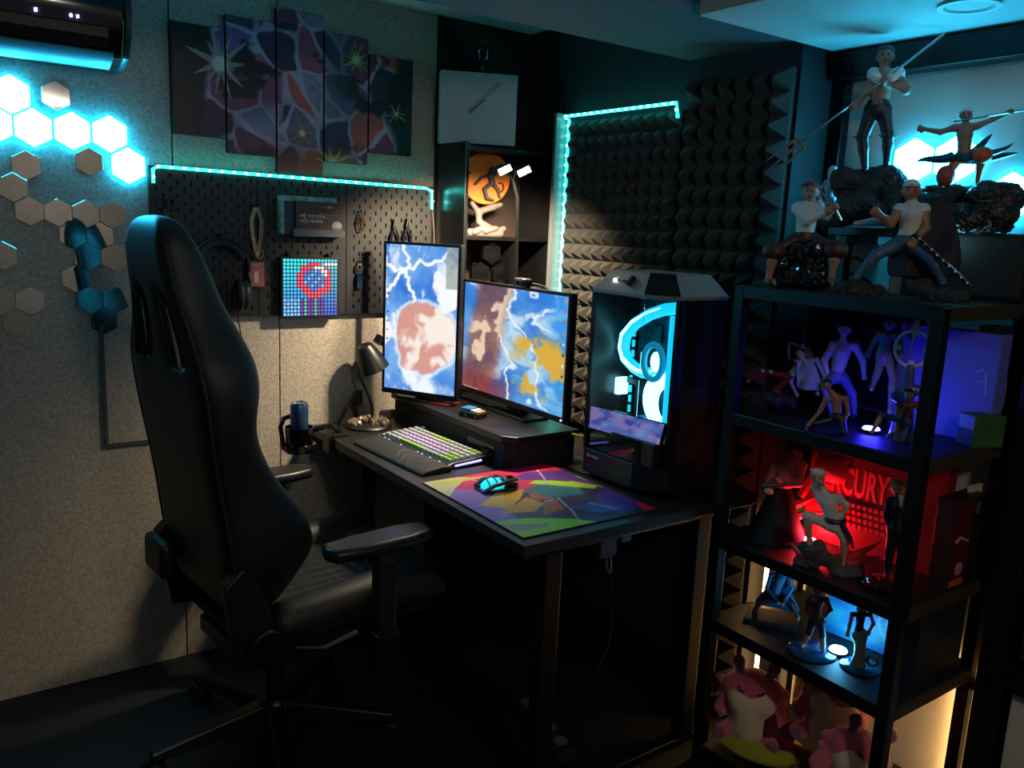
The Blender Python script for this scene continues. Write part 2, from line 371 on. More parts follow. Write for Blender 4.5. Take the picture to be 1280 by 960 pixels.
# ------------------------------------------------------------------ five-part canvas
CANV = mat('canvas print', '#ffffff', .38, attr=True, coat=.25)
_cp = np.random.RandomState(12).rand(46, 2)*np.array([1.1, 1.25])-np.array([.05, .12])
def canvas_art(x0, w, z0, h):
    def fn(u, v):
        X = (x0+u*w-.648)/.79; Z = (z0+v*h-1.62)/.42           # shared picture space: slanted outlined shards and starbursts
        n = len(u); wob = fbm(X*6, Z*5); Xs = X+.05*(wob-.5)+.12*(Z-.5); Zs = Z+.08*(fbm(X*5+7, Z*5)-.5)
        D = np.sqrt(((Xs[:, None]-_cp[None, :, 0])*1.55)**2+((Zs[:, None]-_cp[None, :, 1])*.8)**2); o = np.argsort(D, 1)[:, :2]; d1 = np.take_along_axis(D, o, 1)
        edge = d1[:, 1]-d1[:, 0]; cid = o[:, 0]
        pal = np.array([rgb(c) for c in ('#4a2038', '#5e2c46', '#3a1a34', '#6a3448', '#2a1830', '#4c3a5a', '#7a3a30', '#241c34', '#5a5468')])
        c = pal[cid % 9]*(.95+.8*wob)[:, None]; c = mixc(c, full(n, '#a79fb4'), sst(.028, .012, edge)*(.35+wob)); c = mixc(c, full(n, '#0a080c'), sst(.02, .06, np.abs(edge-.05))*0+sst(.62, .75, fbm(X*7+3, Z*6+1)))
        warm = sst(.25, -.05, Z)*(X > .22)*(X < .75); c = mixc(c, full(n, '#8a3414'), warm*.8); c = mixc(c, full(n, '#39506a'), sst(.12, .0, np.abs(X-.66))*sst(.35, .6, Z)*.6)
        c = mixc(c, full(n, '#060508'), np.maximum(sst(.115, .075, X-.05*Z), sst(.87, .93, X-.03*np.sin(Z*9))))
        for cx, cy, a, b, k, col in ((.175, .66, .09, .27, 11, '#7f8f88'), (.735, .84, .05, .15, 12, '#8a9a1c'), (.63, .03, .06, .18, 11, '#b09a28'), (.925, .47, .02, .12, 9, '#7d8a66'), (.50, .24, .04, .16, 9, '#94701c')):
            dx = (X-cx)*1.9; dy = Z-cy; an = np.arctan2(dy, dx); r = np.hypot(dx, dy); k_ = np.abs(((an*k/(2*np.pi)+.3*np.sin(an*2+cx*20)) % 1)*2-1)
            s = r < a*.8+(b-a*.8)*k_**2.6*(.75+.25*np.sin(an*3+cx*30)); c[s] = rgb(col)*(.8+.4*wob[s][:, None]); s = r < a*.6; c[s] = rgb('#b5bdb4')
        return c
    return fn
labs = ['leftmost canvas panel with black margin and pale starburst', 'second canvas panel from the left, maroon shapes with white outlines', 'tall middle canvas panel of the five-part picture', 'fourth canvas panel with a yellow-green starburst near its top', 'rightmost canvas panel, mostly black with small starburst']
for i, (x0, x1, z0, z1) in enumerate(((.648, .800, 1.683, 1.998), (.804, .956, 1.640, 2.041), (.960, 1.114, 1.595, 2.088), (1.118, 1.272, 1.640, 2.045), (1.276, 1.44, 1.682, 1.999))):
    t = thing('canvas_panel', labs[i], 'picture', ((x0+x1)/2, 2.69, z0), 0, 'five-part canvas picture')
    MB().box((0, -.011, (z1-z0)/2), (x1-x0, .02, z1-z0)).build('stretcher_frame', 'matte black', t, bevel=.0015)
    art('print', x1-x0-.002, z1-z0-.002, 56, 130, canvas_art(x0, x1-x0, z0, z1-z0), CANV, t, (0, -.0215, (z1-z0)/2))

# ------------------------------------------------------------------ pegboard: three slotted panels
PB = mat('pegboard black', '#0c0d0f', .5, .0)
def pegpanel(x0, x1, z0, z1, label):
    t = thing('pegboard', label, 'pegboard', (x0, 2.69, z0), 0, 'slotted pegboard panels')
    W = x1-x0; H = z1-z0; b = MB(); nx = int((W-.02)/.02); nz = int((H-.02)/.02)
    mx = (W-nx*.02)/2; mz = (H-nz*.02)/2; y = -.022; sw, sh = .0026, .0068
    b.b2((0, y, 0), (mx, y+.006, H)); b.b2((W-mx, y, 0), (W, y+.006, H)); b.b2((mx, y, 0), (W-mx, y+.006, mz)); b.b2((mx, y, H-mz), (W-mx, y+.006, H))
    vs = []; fs = []
    for i in range(nx):
        for j in range(nz):
            xa, za = mx+i*.02, mz+j*.02; xb, zb = xa+.02, za+.02
            if (i+j) % 2: n = len(vs); vs += [(xa, y, za), (xb, y, za), (xb, y, zb), (xa, y, zb)]; fs += [(n, n+1, n+2, n+3)]; continue
            cx, cz = (xa+xb)/2, (za+zb)/2; n = len(vs)
            vs += [(xa, y, za), (xb, y, za), (xb, y, zb), (xa, y, zb)]
            q = [(cx-sw, cz-sh), (cx+sw, cz-sh), (cx+sw, cz+sh), (cx-sw, cz+sh)]
            vs += [(p[0], y, p[1]) for p in q]+[(p[0], y+.005, p[1]) for p in q]
            for k in range(4):
                k2 = (k+1) % 4; fs += [(n+k, n+k2, n+4+k2, n+4+k), (n+4+k, n+4+k2, n+8+k2, n+8+k)]
    b.add(vs, fs); b.build('slotted_sheet', PB, t)
    MB().b2((.001, -.012, .001), (W-.001, -.002, H-.001)).build('backing', 'matte black', t)
    return t
pegpanel(.573, .893, 1.135, 1.585, 'left slotted black pegboard panel behind the headphones')
pegpanel(.896, 1.196, 1.135, 1.585, 'middle slotted black pegboard panel with the pixel display')
pegpanel(1.199, 1.532, 1.135, 1.585, 'right slotted black pegboard panel beside the tall shelf')
def ledstrip(name, label, pts, step=.04, r=.0045, toward=(0, -1, 0), parent=None, group=None):
    t = thing(name, label, 'light strip', pts[0], 0, group); p0 = Vector(pts[0]); L = [Vector(p)-p0 for p in pts]
    MB().tube(L, r, 8).build('strip', 'led strip', t, True)
    first = None; d = .0; seg = 0
    tot = sum((b-a).length for a, b in zip(L, L[1:])); k = step/2
    while k < tot:
        a = k
        for p, q in zip(L, L[1:]):
            if a <= (q-p).length: pos = p+(q-p).normalized()*a; break
            a -= (q-p).length
        pos = pos+Vector(toward)*r*.9
        if first is None: first = MB().box((0, 0, 0), (.006, .006, .006)).build('diode', 'led diode', t, bevel=.001); first.location = pos
        else: share(first, 'diode', t, pos)
        k += step
    return t
ledstrip('led_strip', 'cyan glowing light strip along the top of the pegboard', [(.585, 2.664, 1.535), (.585, 2.664, 1.575), (.60, 2.664, 1.583), (1.50, 2.664, 1.577), (1.523, 2.664, 1.568), (1.525, 2.664, 1.505)], .037)
cb = MB().tube(bezier((1.525, 2.66, 1.505), (1.525, 2.65, 1.47), (1.535, 2.65, 1.40), (1.53, 2.655, 1.33)), .0016, 6)
tag(cb.build('power_lead', mat('grey lead', '#6a6a68', .6), smooth=True), 'thin grey lead hanging from the right end of the pegboard light strip', 'cable')

# ---- things hanging on the pegboard (front sheet at y = 2.668)
YB = 2.666
hp = thing('headphones', 'black over-ear headphones hanging on the pegboard behind the chair', 'headphones', (.765, YB-.008, 1.13))
MB().tube([(.085*math.cos(R(a)), -.03, .16+.085*math.sin(R(a))) for a in range(-8, 189, 10)], .008, 8).build('headband', 'satin black metal', hp, True)
MB().tube([(.07*math.cos(R(a)), -.03, .165+.072*math.sin(R(a))) for a in range(20, 161, 10)], .011, 8).build('headband_pad', 'black leatherette', hp, True)
for s in (-1, 1):
    MB().ell((s*.068, -.034, .075), (.026, .036, .05), 18, 12).build('ear_cup', 'black plastic', hp, True)
    MB().tube([(s*.052+.0*math.cos(R(a)), -.034+.03*math.cos(R(a)), .075+.043*math.sin(R(a))) for a in range(0, 361, 20)], .011, 8, False).build('ear_pad', 'black leatherette', hp, True)
    MB().tube([(s*.082, -.03, .15), (s*.09, -.032, .115), (s*.09, -.034, .08)], .005, 8).build('yoke', 'gunmetal', hp, True)
MB().tube(bezier((.05, -.03, .03), (.05, -.02, -.02), (.065, -.02, -.03), (.06, -.02, -.08)), .002, 6).build('cord', 'black plastic', hp, True)
MB().tube([(0, .0, .262), (0, -.045, .255), (0, -.048, .268)], .004, 8).build('hook', 'satin black metal', hp, True)
# small scissors left of the headphones
sc = thing('scissors', 'small dark scissors hanging at the upper left of the pegboard', 'scissors', (.618, YB, 1.40))
for s in (-1, 1):
    MB().tube([(s*.013+.011*math.cos(R(a)), -.006, .075+.018*math.sin(R(a))) for a in range(0, 361, 30)], .0028, 6, False).build('handle', 'black plastic', sc, True)
    MB().prism([(s*.009, .06), (s*.003, .06), (-s*.004, 0), (-s*.001, 0)], -.008 if s < 0 else -.006, -.006 if s < 0 else -.004).build('blade', 'gunmetal', sc)
# lanyard with card
ly = thing('lanyard', 'beige and orange lanyard holding a pink card, hanging on the pegboard', 'lanyard', (.885, YB, 1.23))
MB().tube([(.0, .0, .255), (.0, -.014, .25), (.0, -.014, .258)], .003, 6).build('hook', 'satin black metal', ly, True)
for s, c in ((-1, '#b59a78'), (1, '#9c7f5e')):
    p = [Vector(q) for q in ((s*.002, -.013, .25), (s*.016, -.014, .21), (s*.013, -.016, .16), (s*.004, -.018, .115), (s*.0, -.018, .095))]
    b = MB()
    for i in range(4): b.add([p[i]+Vector((-.006, 0, 0)), p[i]+Vector((.006, -.002, 0)), p[i+1]+Vector((.006, -.002, 0)), p[i+1]+Vector((-.006, 0, 0))], [(0, 1, 2, 3)])
    q = b.build('strap', mat('strap '+c, c, .8, var=.3, scale=90), ly); m_ = q.modifiers.new('s', 'SOLIDIFY'); m_.thickness = .0016
MB().tube([(.012*math.cos(R(a))+.006, -.018, .105+.016*math.sin(R(a))) for a in range(0, 361, 30)], .0022, 6, False).build('ring', mat('orange cord', '#b06a2c', .6), ly, True)
cd = MB().box((0, -.012, .04), (.048, .002, .078)).build('card', mat('pink card', '#9b5a58', .4, var=.2, scale=60), ly, bevel=.001)
MB().box((-.002, -.0135, .032), (.013, .001, .036)).build('card_print', mat('card print', '#c9a8a8', .5), cd); MB().box((0, -.0135, .07), (.03, .001, .006)).build('card_print', 'strap #9c7f5e', cd)
# carton leaning in a small pegboard tray, card in front
bx = thing('card_tray', 'small grey pegboard tray holding a brown printed leaflet', 'tray', (1.075, YB, 1.395))
MB().b2((-.077, -.045, 0), (.095, 0, .004)).b2((-.077, -.047, 0), (.095, -.043, .024)).b2((-.079, -.047, 0), (-.075, 0, .02)).b2((.093, -.047, 0), (.097, 0, .02)).build('tray', 'grey plastic', bx, bevel=.001)
lf = tag(MB().box((0, 0, .055), (.158, .002, .102)).build('leaflet', mat('brown leaflet', '#4a2a1e', .45), bevel=.0006), 'brown folded leaflet with pale lettering standing in the tray', 'leaflet'); lf.location = (1.083, YB-.040, 1.401)
mat('pale print', '#d8d2c4', .6)
text('lettering', 'MÊ THUYỀN\nNỘI NHÂN', .0155, 'pale print', lf, (-.066, -.0016, .054)); text('lettering', '• •  Mời...', .010, 'pale print', lf, (.012, -.0016, .086))
text('lettering', 'Chuyện kể từ\nnhững...', .0105, mat('tan print', '#a08c78', .6), lf, (.014, -.0016, .062))
MB().ell((.06, -.003, .03), (.018, .002, .016)).build('flower_print', mat('blue white print', '#aebfc6', .6), lf, True); MB().box((.063, -.005, .018), (.02, .002, .014)).build('flower_print', mat('ochre print', '#a8843c', .6), lf)
ct = thing('foil_carton', 'teal foil-edged carton standing behind the brown leaflet', 'carton', (1.052, YB-.002, 1.40))
MB().b2((-.095, -.03, 0), (.095, -.004, .12)).build('carton', mat('dark carton', '#1f2a2c', .4), ct, bevel=.001)
MB().b2((-.096, -.0315, .105), (.096, -.0025, .1215)).build('foil_edge', mat('teal foil', '#7fa6a0', .3, .4, var=.6, scale=60), ct); MB().b2((-.096, -.0315, 0), (-.084, -.0025, .105)).build('foil_edge', 'teal foil', ct)
# pixel display
px = thing('pixel_display', 'square glowing pixel panel with blue and red dots on the pegboard', 'display', (1.062, YB, 1.135))
MB().b2((-.102, -.022, -.004), (.102, 0, .192)).build('case', 'black plastic', px, bevel=.002)
pv = []; pf = []; pc = []
def pixcol(i, j):
    base = np.array([.03, .10+.04*(15-j), .75])*(1-.02*i)
    if j > 10 and i < 5: base = np.array([.1, .5, .75]) if (i+j) % 2 else np.array([.15, .3, .85])
    d = math.hypot(i-8.6, (j-5.4)*1.05)
    if 3.0 < d < 5.2: base = np.array([.9, .05, .12])
    if 3.0 < d < 4.6 and i > 8 and j < 5: base = np.array([1, .75, .7])
    if d <= 3.0: base = np.array([.05, .16, .55]) if (i+j) % 3 else np.array([.1, .4, .8])
    if j > 10 and 5 <= i <= 11: base = np.array([.12, .03, .3]) if i % 3 else np.array([.05, .35, .3])
    if j < 2 and i > 11: base = np.array([.75, .85, .9]) if j else base
    return base
for i in range(16):
    for j in range(16):
        x = -.094+i*.0118; z = .186-j*.0118; n = len(pv); pv += [(x, -.0226, z-.0085), (x+.0085, -.0226, z-.0085), (x+.0085, -.0226, z), (x, -.0226, z)]; pf.append((n, n+1, n+2, n+3)); pc += [(*pixcol(i, j), 1)]*4
me = bpy.data.meshes.new('pixels'); me.from_pydata(pv, [], pf); ca = me.color_attributes.new('Col', 'FLOAT_COLOR', 'POINT'); ca.data.foreach_set('color', np.array(pc, np.float32).ravel())
me.materials.append(mat('pixel glow', '#ffffff', .5, attr=True, es=1.7)); o = bpy.data.objects.new('pixels', me); C.objects.link(o); o.parent = px; o['kind'] = 'stuff'
for s in (-.07, .07): MB().box((s, -.008, .199), (.012, .012, .012)).build('bracket', 'satin black metal', px, bevel=.001)
# carabiners and small tools on the right panel
def clip(x, z, col, label, h=.06):
    t = thing('carabiner', label, 'carabiner', (x, YB, z))
    MB().tube([(.011*math.sin(R(a)), -.008, h/2+h/2*math.cos(R(a))) for a in range(0, 361, 24)], .0025, 6, False).build('loop', col, t, True)
    MB().tube([(0, .0, h+.008), (0, -.012, h+.004), (0, -.013, h+.012)], .0025, 6).build('hook', 'satin black metal', t, True)
    MB().tube([(.008*math.sin(R(a)), -.009, h*.62+.009*math.cos(R(a))) for a in range(0, 361, 30)], .002, 6, False).build('ring', col, t, True)
    return t
clip(1.246, 1.415, mat('brass', '#8a6a3c', .35, .8), 'brass carabiner hanging right of the leaflet tray', .062)
k2 = clip(1.243, 1.275, mat('steel dull', '#7c7c7c', .35, .9), 'steel key ring with dark tag below the brass carabiner', .032)
MB().prism([(-.012, -.055), (.009, -.05), (.012, -.005), (.0, .004), (-.01, -.006)], -.012, -.006).build('key_tag', 'black gloss', k2, bevel=.001)
for i, (x, z, lb) in enumerate(((1.375, 1.39, 'left dark pliers hanging on the right pegboard panel'), (1.425, 1.395, 'right dark pliers hanging on the right pegboard panel'))):
    t = thing('pliers', lb, 'pliers', (x, YB, z), 0, 'pliers on the pegboard')
    for s in (-1, 1):
        MB().tube([(s*.012, -.01, -.03), (s*.014, -.01, .01), (s*.004, -.01, .04)], [.004, .005, .003], 6).build('handle', 'black plastic', t, True)
        MB().prism([(s*.001, .038), (s*.008, .045), (s*.003, .075), (s*.0005, .075)], -.013, -.007).build('jaw', 'gunmetal', t)
    MB().tube([(0, 0, .05), (0, -.018, .047)], .0025, 6).build('hook', 'satin black metal', t, True)
# ------------------------------------------------------------------ gaming chair (faces +x)
ch = thing('gaming_chair', 'black leatherette gaming chair with cut-outs below its headrest', 'chair', (.735, 2.10, 0), 6)
rows = [  # z, rear x, core front x, wing reach, half width   (world x minus .735)
 (.47, -.18, -.09, .01, .17), (.52, -.205, -.09, .035, .205), (.60, -.215, -.075, .085, .235), (.66, -.222, -.07, .112, .245), (.74, -.232, -.08, .085, .24),
 (.82, -.245, -.105, .035, .235), (.90, -.258, -.13, .012, .238), (.97, -.268, -.15, .012, .245), (1.05, -.278, -.165, .05, .25), (1.11, -.285, -.172, .055, .238),
 (1.15, -.288, -.175, .045, .215), (1.20, -.292, -.178, .025, .185), (1.26, -.302, -.188, .005, .158), (1.32, -.312, -.2, .0, .145), (1.385, -.318, -.222, -.008, .135), (1.425, -.312, -.24, -.01, .112), (1.445, -.296, -.263, -.005, .07)]
cols = [-1, -.84, -.62, -.34, 0, .34, .62, .84, 1]
vs = []; fs = []; K = len(cols)
for (z, xr, xf, wg, hw) in rows:
    for c in cols: vs.append((xr+(.022 if abs(c) == 1 else 0), c*hw, z))
    for c in reversed(cols): vs.append((xf+(wg if .8 < abs(c) < 1 else (wg*.55-.012 if abs(c) == 1 else (wg*.25 if abs(c) > .5 else 0))), c*hw, z))
N = 2*K; hole = {(j, c) for j in (9, 10, 11) for c in (2, 5)}
for j in range(len(rows)-1):
    for i in range(N):
        i2 = (i+1) % N; c = i if i < K-1 else (N-2-i if K <= i < N-1 else None)
        if c is not None and (j, c) in hole: continue
        fs.append((j*N+i, j*N+i2, (j+1)*N+i2, (j+1)*N+i))
for c in (2, 5):
    def rp(j, k): return j*N+k
    def fp(j, k): return j*N+(N-1-k)
    for j in (9, 10, 11):
        for k in (c, c+1): fs.append((rp(j, k), rp(j+1, k), fp(j+1, k), fp(j, k)))
    for j in (9, 12): fs.append((rp(j, c), rp(j, c+1), fp(j, c+1), fp(j, c)))
fs.append(tuple(range(N-1, -1, -1))); fs.append(tuple((len(rows)-1)*N+i for i in range(N)))
bk = MB().add(vs, fs).build('backrest', LEA, ch, True, sub=2)
for s in (-1, 1):           # metal-look rims of the cut-outs, on the rear and front
    y0 = s*.34; y1 = s*.62
    p = []
    for z, c in ((1.10, .40), (1.10, .60), (1.15, .63), (1.255, .62), (1.27, .5), (1.24, .36), (1.15, .34)):
        hw = np.interp(z, [r[0] for r in rows], [r[4] for r in rows]); xr = np.interp(z, [r[0] for r in rows], [r[1] for r in rows]); p.append((xr-.002, s*c*hw, z))
    MB().tube(p+[p[0]], .0045, 6, False).build('cutout_rim', 'satin black metal', ch, True)
# stitched seam lines along the wing
for s in (-1, 1):
    MB().tube([(np.interp(z, [r[0] for r in rows], [r[1] for r in rows])+.012, s*(np.interp(z, [r[0] for r in rows], [r[4] for r in rows])*.99), z) for z in np.linspace(.56, 1.38, 20)], .003, 6).build('piping', mat('seam thread', '#1d2224', .5), ch, True)
# seat: pan, quilted cushion, side bolsters
QU = mat('quilted leatherette', '#141516', .45)
nt = QU.node_tree; tc = nt.nodes.new('ShaderNodeTexCoord'); vo = nt.nodes.new('ShaderNodeTexVoronoi'); vo.inputs['Scale'].default_value = 26; vo.inputs['Randomness'].default_value = .12
bu = nt.nodes.new('ShaderNodeBump'); bu.invert = True; bu.inputs['Strength'].default_value = .7; bu.inputs['Distance'].default_value = .01
nt.links.new(tc.outputs['Object'], vo.inputs[0]); nt.links.new(vo.outputs[0], bu.inputs['Height']); nt.links.new(bu.outputs[0], nt.nodes['Principled BSDF'].inputs['Normal'])
MB().b2((-.13, -.17, .405), (.40, .17, .485)).build('seat_cushion', QU, ch, True, bevel=.03, seg=4)
for s in (-1, 1):
    sv = []; sf_ = []
    for i, x in enumerate(np.linspace(-.12, .42, 9)):
        t = (x+.12)/.54; zt = .505+.035*t-.05*max(0, t-.85)/.15; yo = .262+.012*math.sin(t*3)
        for (yy, zz) in ((.15, .40), (.15, .475), (.175, zt), (.225, zt+.008), (yo, zt-.02), (yo, .43), (.24, .395)): sv.append((x, s*yy, zz))
    for i in range(8):
        for k in range(7): sf_.append((i*7+k, i*7+(k+1) % 7, (i+1)*7+(k+1) % 7, (i+1)*7+k))
    sf_ += [tuple(range(7)), tuple(56+k for k in range(7))]
    MB().add(sv, sf_).build('seat_bolster', LEA, ch, True, sub=2)
MB().b2((.30, -.20, .40), (.445, .20, .50)).build('seat_front_roll', LEA, ch, True, bevel=.045, seg=4)
MB().b2((-.15, -.22, .375), (.38, .22, .41)).build('seat_pan', 'matte black', ch, bevel=.01)
# armrests
for s in (-1, 1):
    pv = [(-.145, -.038), (-.16, 0), (-.145, .038), (-.07, .05), (.07, .052), (.14, .038), (.155, 0), (.14, -.038), (.07, -.052), (-.07, -.05)]
    pad = MB().prism([(x, y) for x, y in pv], 0, .034, 'xy').build('armrest_pad', mat('soft black pad', '#17181a', .36), ch, True, bevel=.013, seg=3); pad.location = (.135, s*.325, .645)
    MB().b2((.11, s*.325-.028, .60), (.185, s*.325+.028, .646)).build('armrest_mount', 'black plastic', ch, bevel=.006)
    MB().b2((.12, s*.325-.02, .32), (.175, s*.325+.02, .61)).build('armrest_post', 'black plastic', ch, bevel=.007)
    MB().b2((.112, s*.325-.026, .31), (.183, s*.325+.026, .42)).build('armrest_sleeve', 'satin black metal', ch, bevel=.006)
    MB().b2((.115, s*.14, .345), (.18, s*.335, .372)).build('armrest_bracket', 'satin black metal', ch, bevel=.006)
    # recline hinge covers and side brackets
    MB().prism([(-.235, .60), (-.19, .64), (-.15, .60), (-.115, .49), (-.09, .42), (-.12, .37), (-.20, .38), (-.215, .47)], s*.225-.02, s*.225+.02, 'xz').build('recline_bracket', 'black plastic', ch, bevel=.006)
    MB().cyl((-.14, s*.20, .43), (-.14, s*.265, .43), .05, .044, 20).build('hinge_cover', 'satin black metal', ch, True, bevel=.004)
MB().tube([(-.06, -.25, .405), (0, -.285, .40), (.09, -.29, .415)], [.006, .006, .009], 8).build('recline_lever', 'gunmetal', ch, True)
# lumbar cushion strap knob at the rear left
MB().b2((-.262, .10, .50), (-.225, .24, .60)).build('lumbar_cover', LEA, ch, True, bevel=.015)
MB().b2((-.16, -.12, .33), (.18, .12, .378)).build('tilt_mechanism', 'satin black metal', ch, bevel=.008)
MB().lathe([(.024, .10), (.024, .22), (.032, .222), (.036, .33)], n=20).build('gas_lift', 'satin black metal', ch, True)
MB().lathe([(.05, .07), (.055, .085), (.05, .12), (.034, .135)], n=24).build('base_hub', 'satin black metal', ch, True)
for k in range(5):
    a = R(178+72*k); d = Vector((math.cos(a), math.sin(a), 0)); n = Vector((-d.y, d.x, 0)); b = MB()
    v = []
    for r, w_, z0, z1 in ((.03, .034, .07, .125), (.18, .028, .068, .108), (.335, .02, .062, .085)):
        for q, z in ((-w_, z0), (w_, z0), (w_*.7, z1), (-w_*.7, z1)): v.append(d*r+n*q+Vector((0, 0, z)))
    f = [(0, 3, 2, 1), (8, 9, 10, 11)]+[(i*4+j, i*4+(j+1) % 4, (i+1)*4+(j+1) % 4, (i+1)*4+j) for i in range(2) for j in range(4)]
    lg = b.add(v, f).build('base_leg', 'satin black metal', ch, bevel=.005)
    cst = MB().cyl(d*.325+Vector((0, 0, .045)), d*.325+Vector((0, 0, .068)), .012, n=12).build('caster', 'black plastic', ch, True)
    for s in (-1, 1): MB().cyl(d*.325+n*s*.008+Vector((0, 0, .029)), d*.325+n*s*.024+Vector((0, 0, .029)), .029, n=20).build('wheel', 'black plastic', cst, True, bevel=.003)
# ------------------------------------------------------------------ desk
dk = thing('desk', 'long black laminate desk along the foam wall', 'desk', (1.068, 1.41, 0))
MB().b2((0, 0, .722), (.815, 1.268, .75)).build('desktop', 'desk laminate', dk, bevel=.002)
for y in (.07, 1.08):
    for x in (.13, .66): MB().b2((x-.025, y-.02, .02), (x+.025, y+.02, .722)).build('leg', 'satin black metal', dk, bevel=.003)
    MB().b2((.03, y-.02, .69), (.72, y+.02, .722)).build('frame_bar', 'satin black metal', dk, bevel=.003)
    MB().b2((.05, y-.02, 0), (.70, y+.02, .025)).build('foot_bar', 'satin black metal', dk, bevel=.003)
MB().b2((.66, .09, .25), (.675, 1.06, .722)).build('modesty_panel', 'matte black', dk)
MB().b2((.105, 1.10, .02), (.165, 1.15, .722)).build('leg', 'satin black metal', dk, bevel=.003)
# leads and a power bar below the desk
pb = thing('power_strip', 'dark power strip on the floor under the desk', 'power strip', (1.40, 1.72, 0), 80)
MB().b2((-.16, -.03, 0), (.16, .03, .042)).build('body', 'matte black', pb, bevel=.006)
for i in range(4): MB().cyl((-.11+.07*i, 0, .042), (-.11+.07*i, 0, .045), .02, n=16).build('socket', 'grey plastic', pb, True)
for i, (a, b_, c, d) in enumerate((((1.50, 1.62, .71), (1.52, 1.56, .45), (1.44, 1.55, .55), (1.46, 1.56, .62)), ((1.60, 1.75, .7), (1.62, 1.6, .2), (1.5, 1.6, .3), (1.45, 1.66, .05)))):
    tag(MB().tube(bezier(a, b_, c, d, 16), .003, 6).build('cable', 'grey lead' if i == 0 else 'matte black', smooth=True), ('pale cable loop hanging under the desk end', 'black cable running down to the power strip')[i], 'cable')
ad = thing('power_adapter', 'small dark power adapter fixed under the desk end', 'adapter', (1.42, 1.53, .615))
MB().b2((-.03, -.02, 0), (.03, .02, .10)).build('body', mat('brown plastic', '#3a2820', .5), ad, bevel=.005); MB().b2((.05, -.014, .03), (.085, .014, .095)).b2((.03, -.005, .05), (.05, .005, .06)).build('plug', 'grey plastic', ad, bevel=.003)
# ------------------------------------------------------------------ riser, monitors
rs_ = thing('monitor_riser', 'wide black monitor riser box standing on the desk', 'riser', (1.365, 1.905, .75))
pr = [(0, .035), (.035, 0), (.27, 0), (.27, .575), (.175, .575), (.175, .74), (0, .74)]
MB().prism(pr, .08, .1, 'xy').build('top_board', mat('riser black', '#131416', .38), rs_, bevel=.003)
MB().prism([(.012, .04), (.04, .012), (.26, .012), (.26, .03), (.05, .03), (.03, .05), (.03, .73), (.012, .73)], 0, .08, 'xy').build('side_wall', 'matte black', rs_)
MB().box((.0105, .16, .04), (.002, .15, .03)).build('front_slot', mat('purple dark', '#1c1026', .3), rs_)
def sky_art(seed, warm):
    def fn(u, v):
        n = len(u); x = u*2+seed; y = v*3+seed*2
        wx = fbm(x*1.6, y*1.6, 4); wy = fbm(x*1.6+9, y*1.6+4, 4)
        c = mixc(full(n, '#2f6fd6'), full(n, '#7fb6f2'), fbm(x*2+wx, y*2+wy)*1.6-.3)
        cl = fbm(x*2.4+wx*2.5, y*2.4+wy*2.5, 5); c = mixc(c, full(n, '#ffffff'), sst(.5, .68, cl)*.95)
        return c, wx, wy, cl
    return fn
def screen1(u, v):
    n = len(u); c, wx, wy, cl = sky_art(2.3, 0)(u, v)
    c = mixc(c, full(n, '#eef6ff'), sst(.35, .0, v)*sst(.4, .62, cl)*.8)
    for (cx, cy) in ((.27, .83),):                               # forked white lightning in the sky
        for k, a in enumerate((.35, 1.5, 2.7, 3.9, 5.2)):
            dx = (u-cx)*.56; dy = v-cy; t = dx*math.cos(a)+dy*math.sin(a); d = np.abs(-dx*math.sin(a)+dy*math.cos(a)+.06*(fbm(t*14+k*5, t*0+k, 3)-.5)*2*sst(0, .05, t))
            c = mixc(c, full(n, '#ffffff'), (t > 0)*sst(.014, .002, d-.006*(1-t))*sst(.55, .25, t))
    # warm sun-lit cumulus in the lower middle
    r = np.hypot((u-.57+.1*(wx-.5))/.42, (v-.38+.08*(wy-.5))/.26)+.35*(fbm(u*4, v*6, 4)-.5)
    w = sst(1.02, .94, r); sh = fbm(u*5+wx*2, v*8+wy*2, 3)
    pe = mixc(full(n, '#d99c90'), full(n, '#fbeee4'), sst(.42, .62, sh+.45*(u-.62))); c = mixc(c, pe, w)
    c = mixc(c, full(n, '#f4f8ff'), sst(.1, .0, np.abs(r-1.03))*.8)
    g = (u > .84) & (v > .72); c[g] = c[g]*.25+rgb('#9aa39c')*.75
    return c
def screen2(u, v):
    n = len(u); c, wx, wy, cl = sky_art(5.1, 1)(u, v)
    c = mixc(full(n, '#1f7fd0'), c, .55+.3*wx); c = mixc(c, full(n, '#2f9be8'), sst(.7, .95, u)*.6)
    b = fbm(u*5+wx*3, v*4+wy*3, 4)
    red = sst(.5, .25, np.abs(u-.22-.2*(v-.5)+.12*(wx-.5))*2.2); c = mixc(c, mixc(full(n, '#5c3f52'), full(n, '#b5755c'), b*1.8-.4), red*.9)
    c = mixc(c, full(n, '#e9c8ae'), sst(.58, .66, fbm(u*6+2, v*5+wy*2, 3))*red)
    c = mixc(c, full(n, '#8f2f35'), sst(.3, .05, v)*sst(.35, .15, np.abs(u-.25))*.7)
    w = np.abs(((u*3+v*1.3+wx*2.6) % 1)-.5)*2; c = mixc(c, full(n, '#f3f6f4'), sst(.72, .95, w)*(u > .38)*sst(.95, .8, u)*.9)
    c = mixc(c, full(n, '#58a6c2'), sst(.3, .05, w)*sst(.2, .0, np.abs(u-.56))*.6)
    gd = sst(.34, .18, np.hypot((u-.77)/.9, (v-.38)/1.1)+.3*(b-.5)); c = mixc(c, full(n, '#d9a93c'), gd*sst(.45, .62, fbm(u*9, v*7+wx*2, 3)))
    return c
SCR = mat('screen glow', '#050505', .25, attr=True, es=1.0)
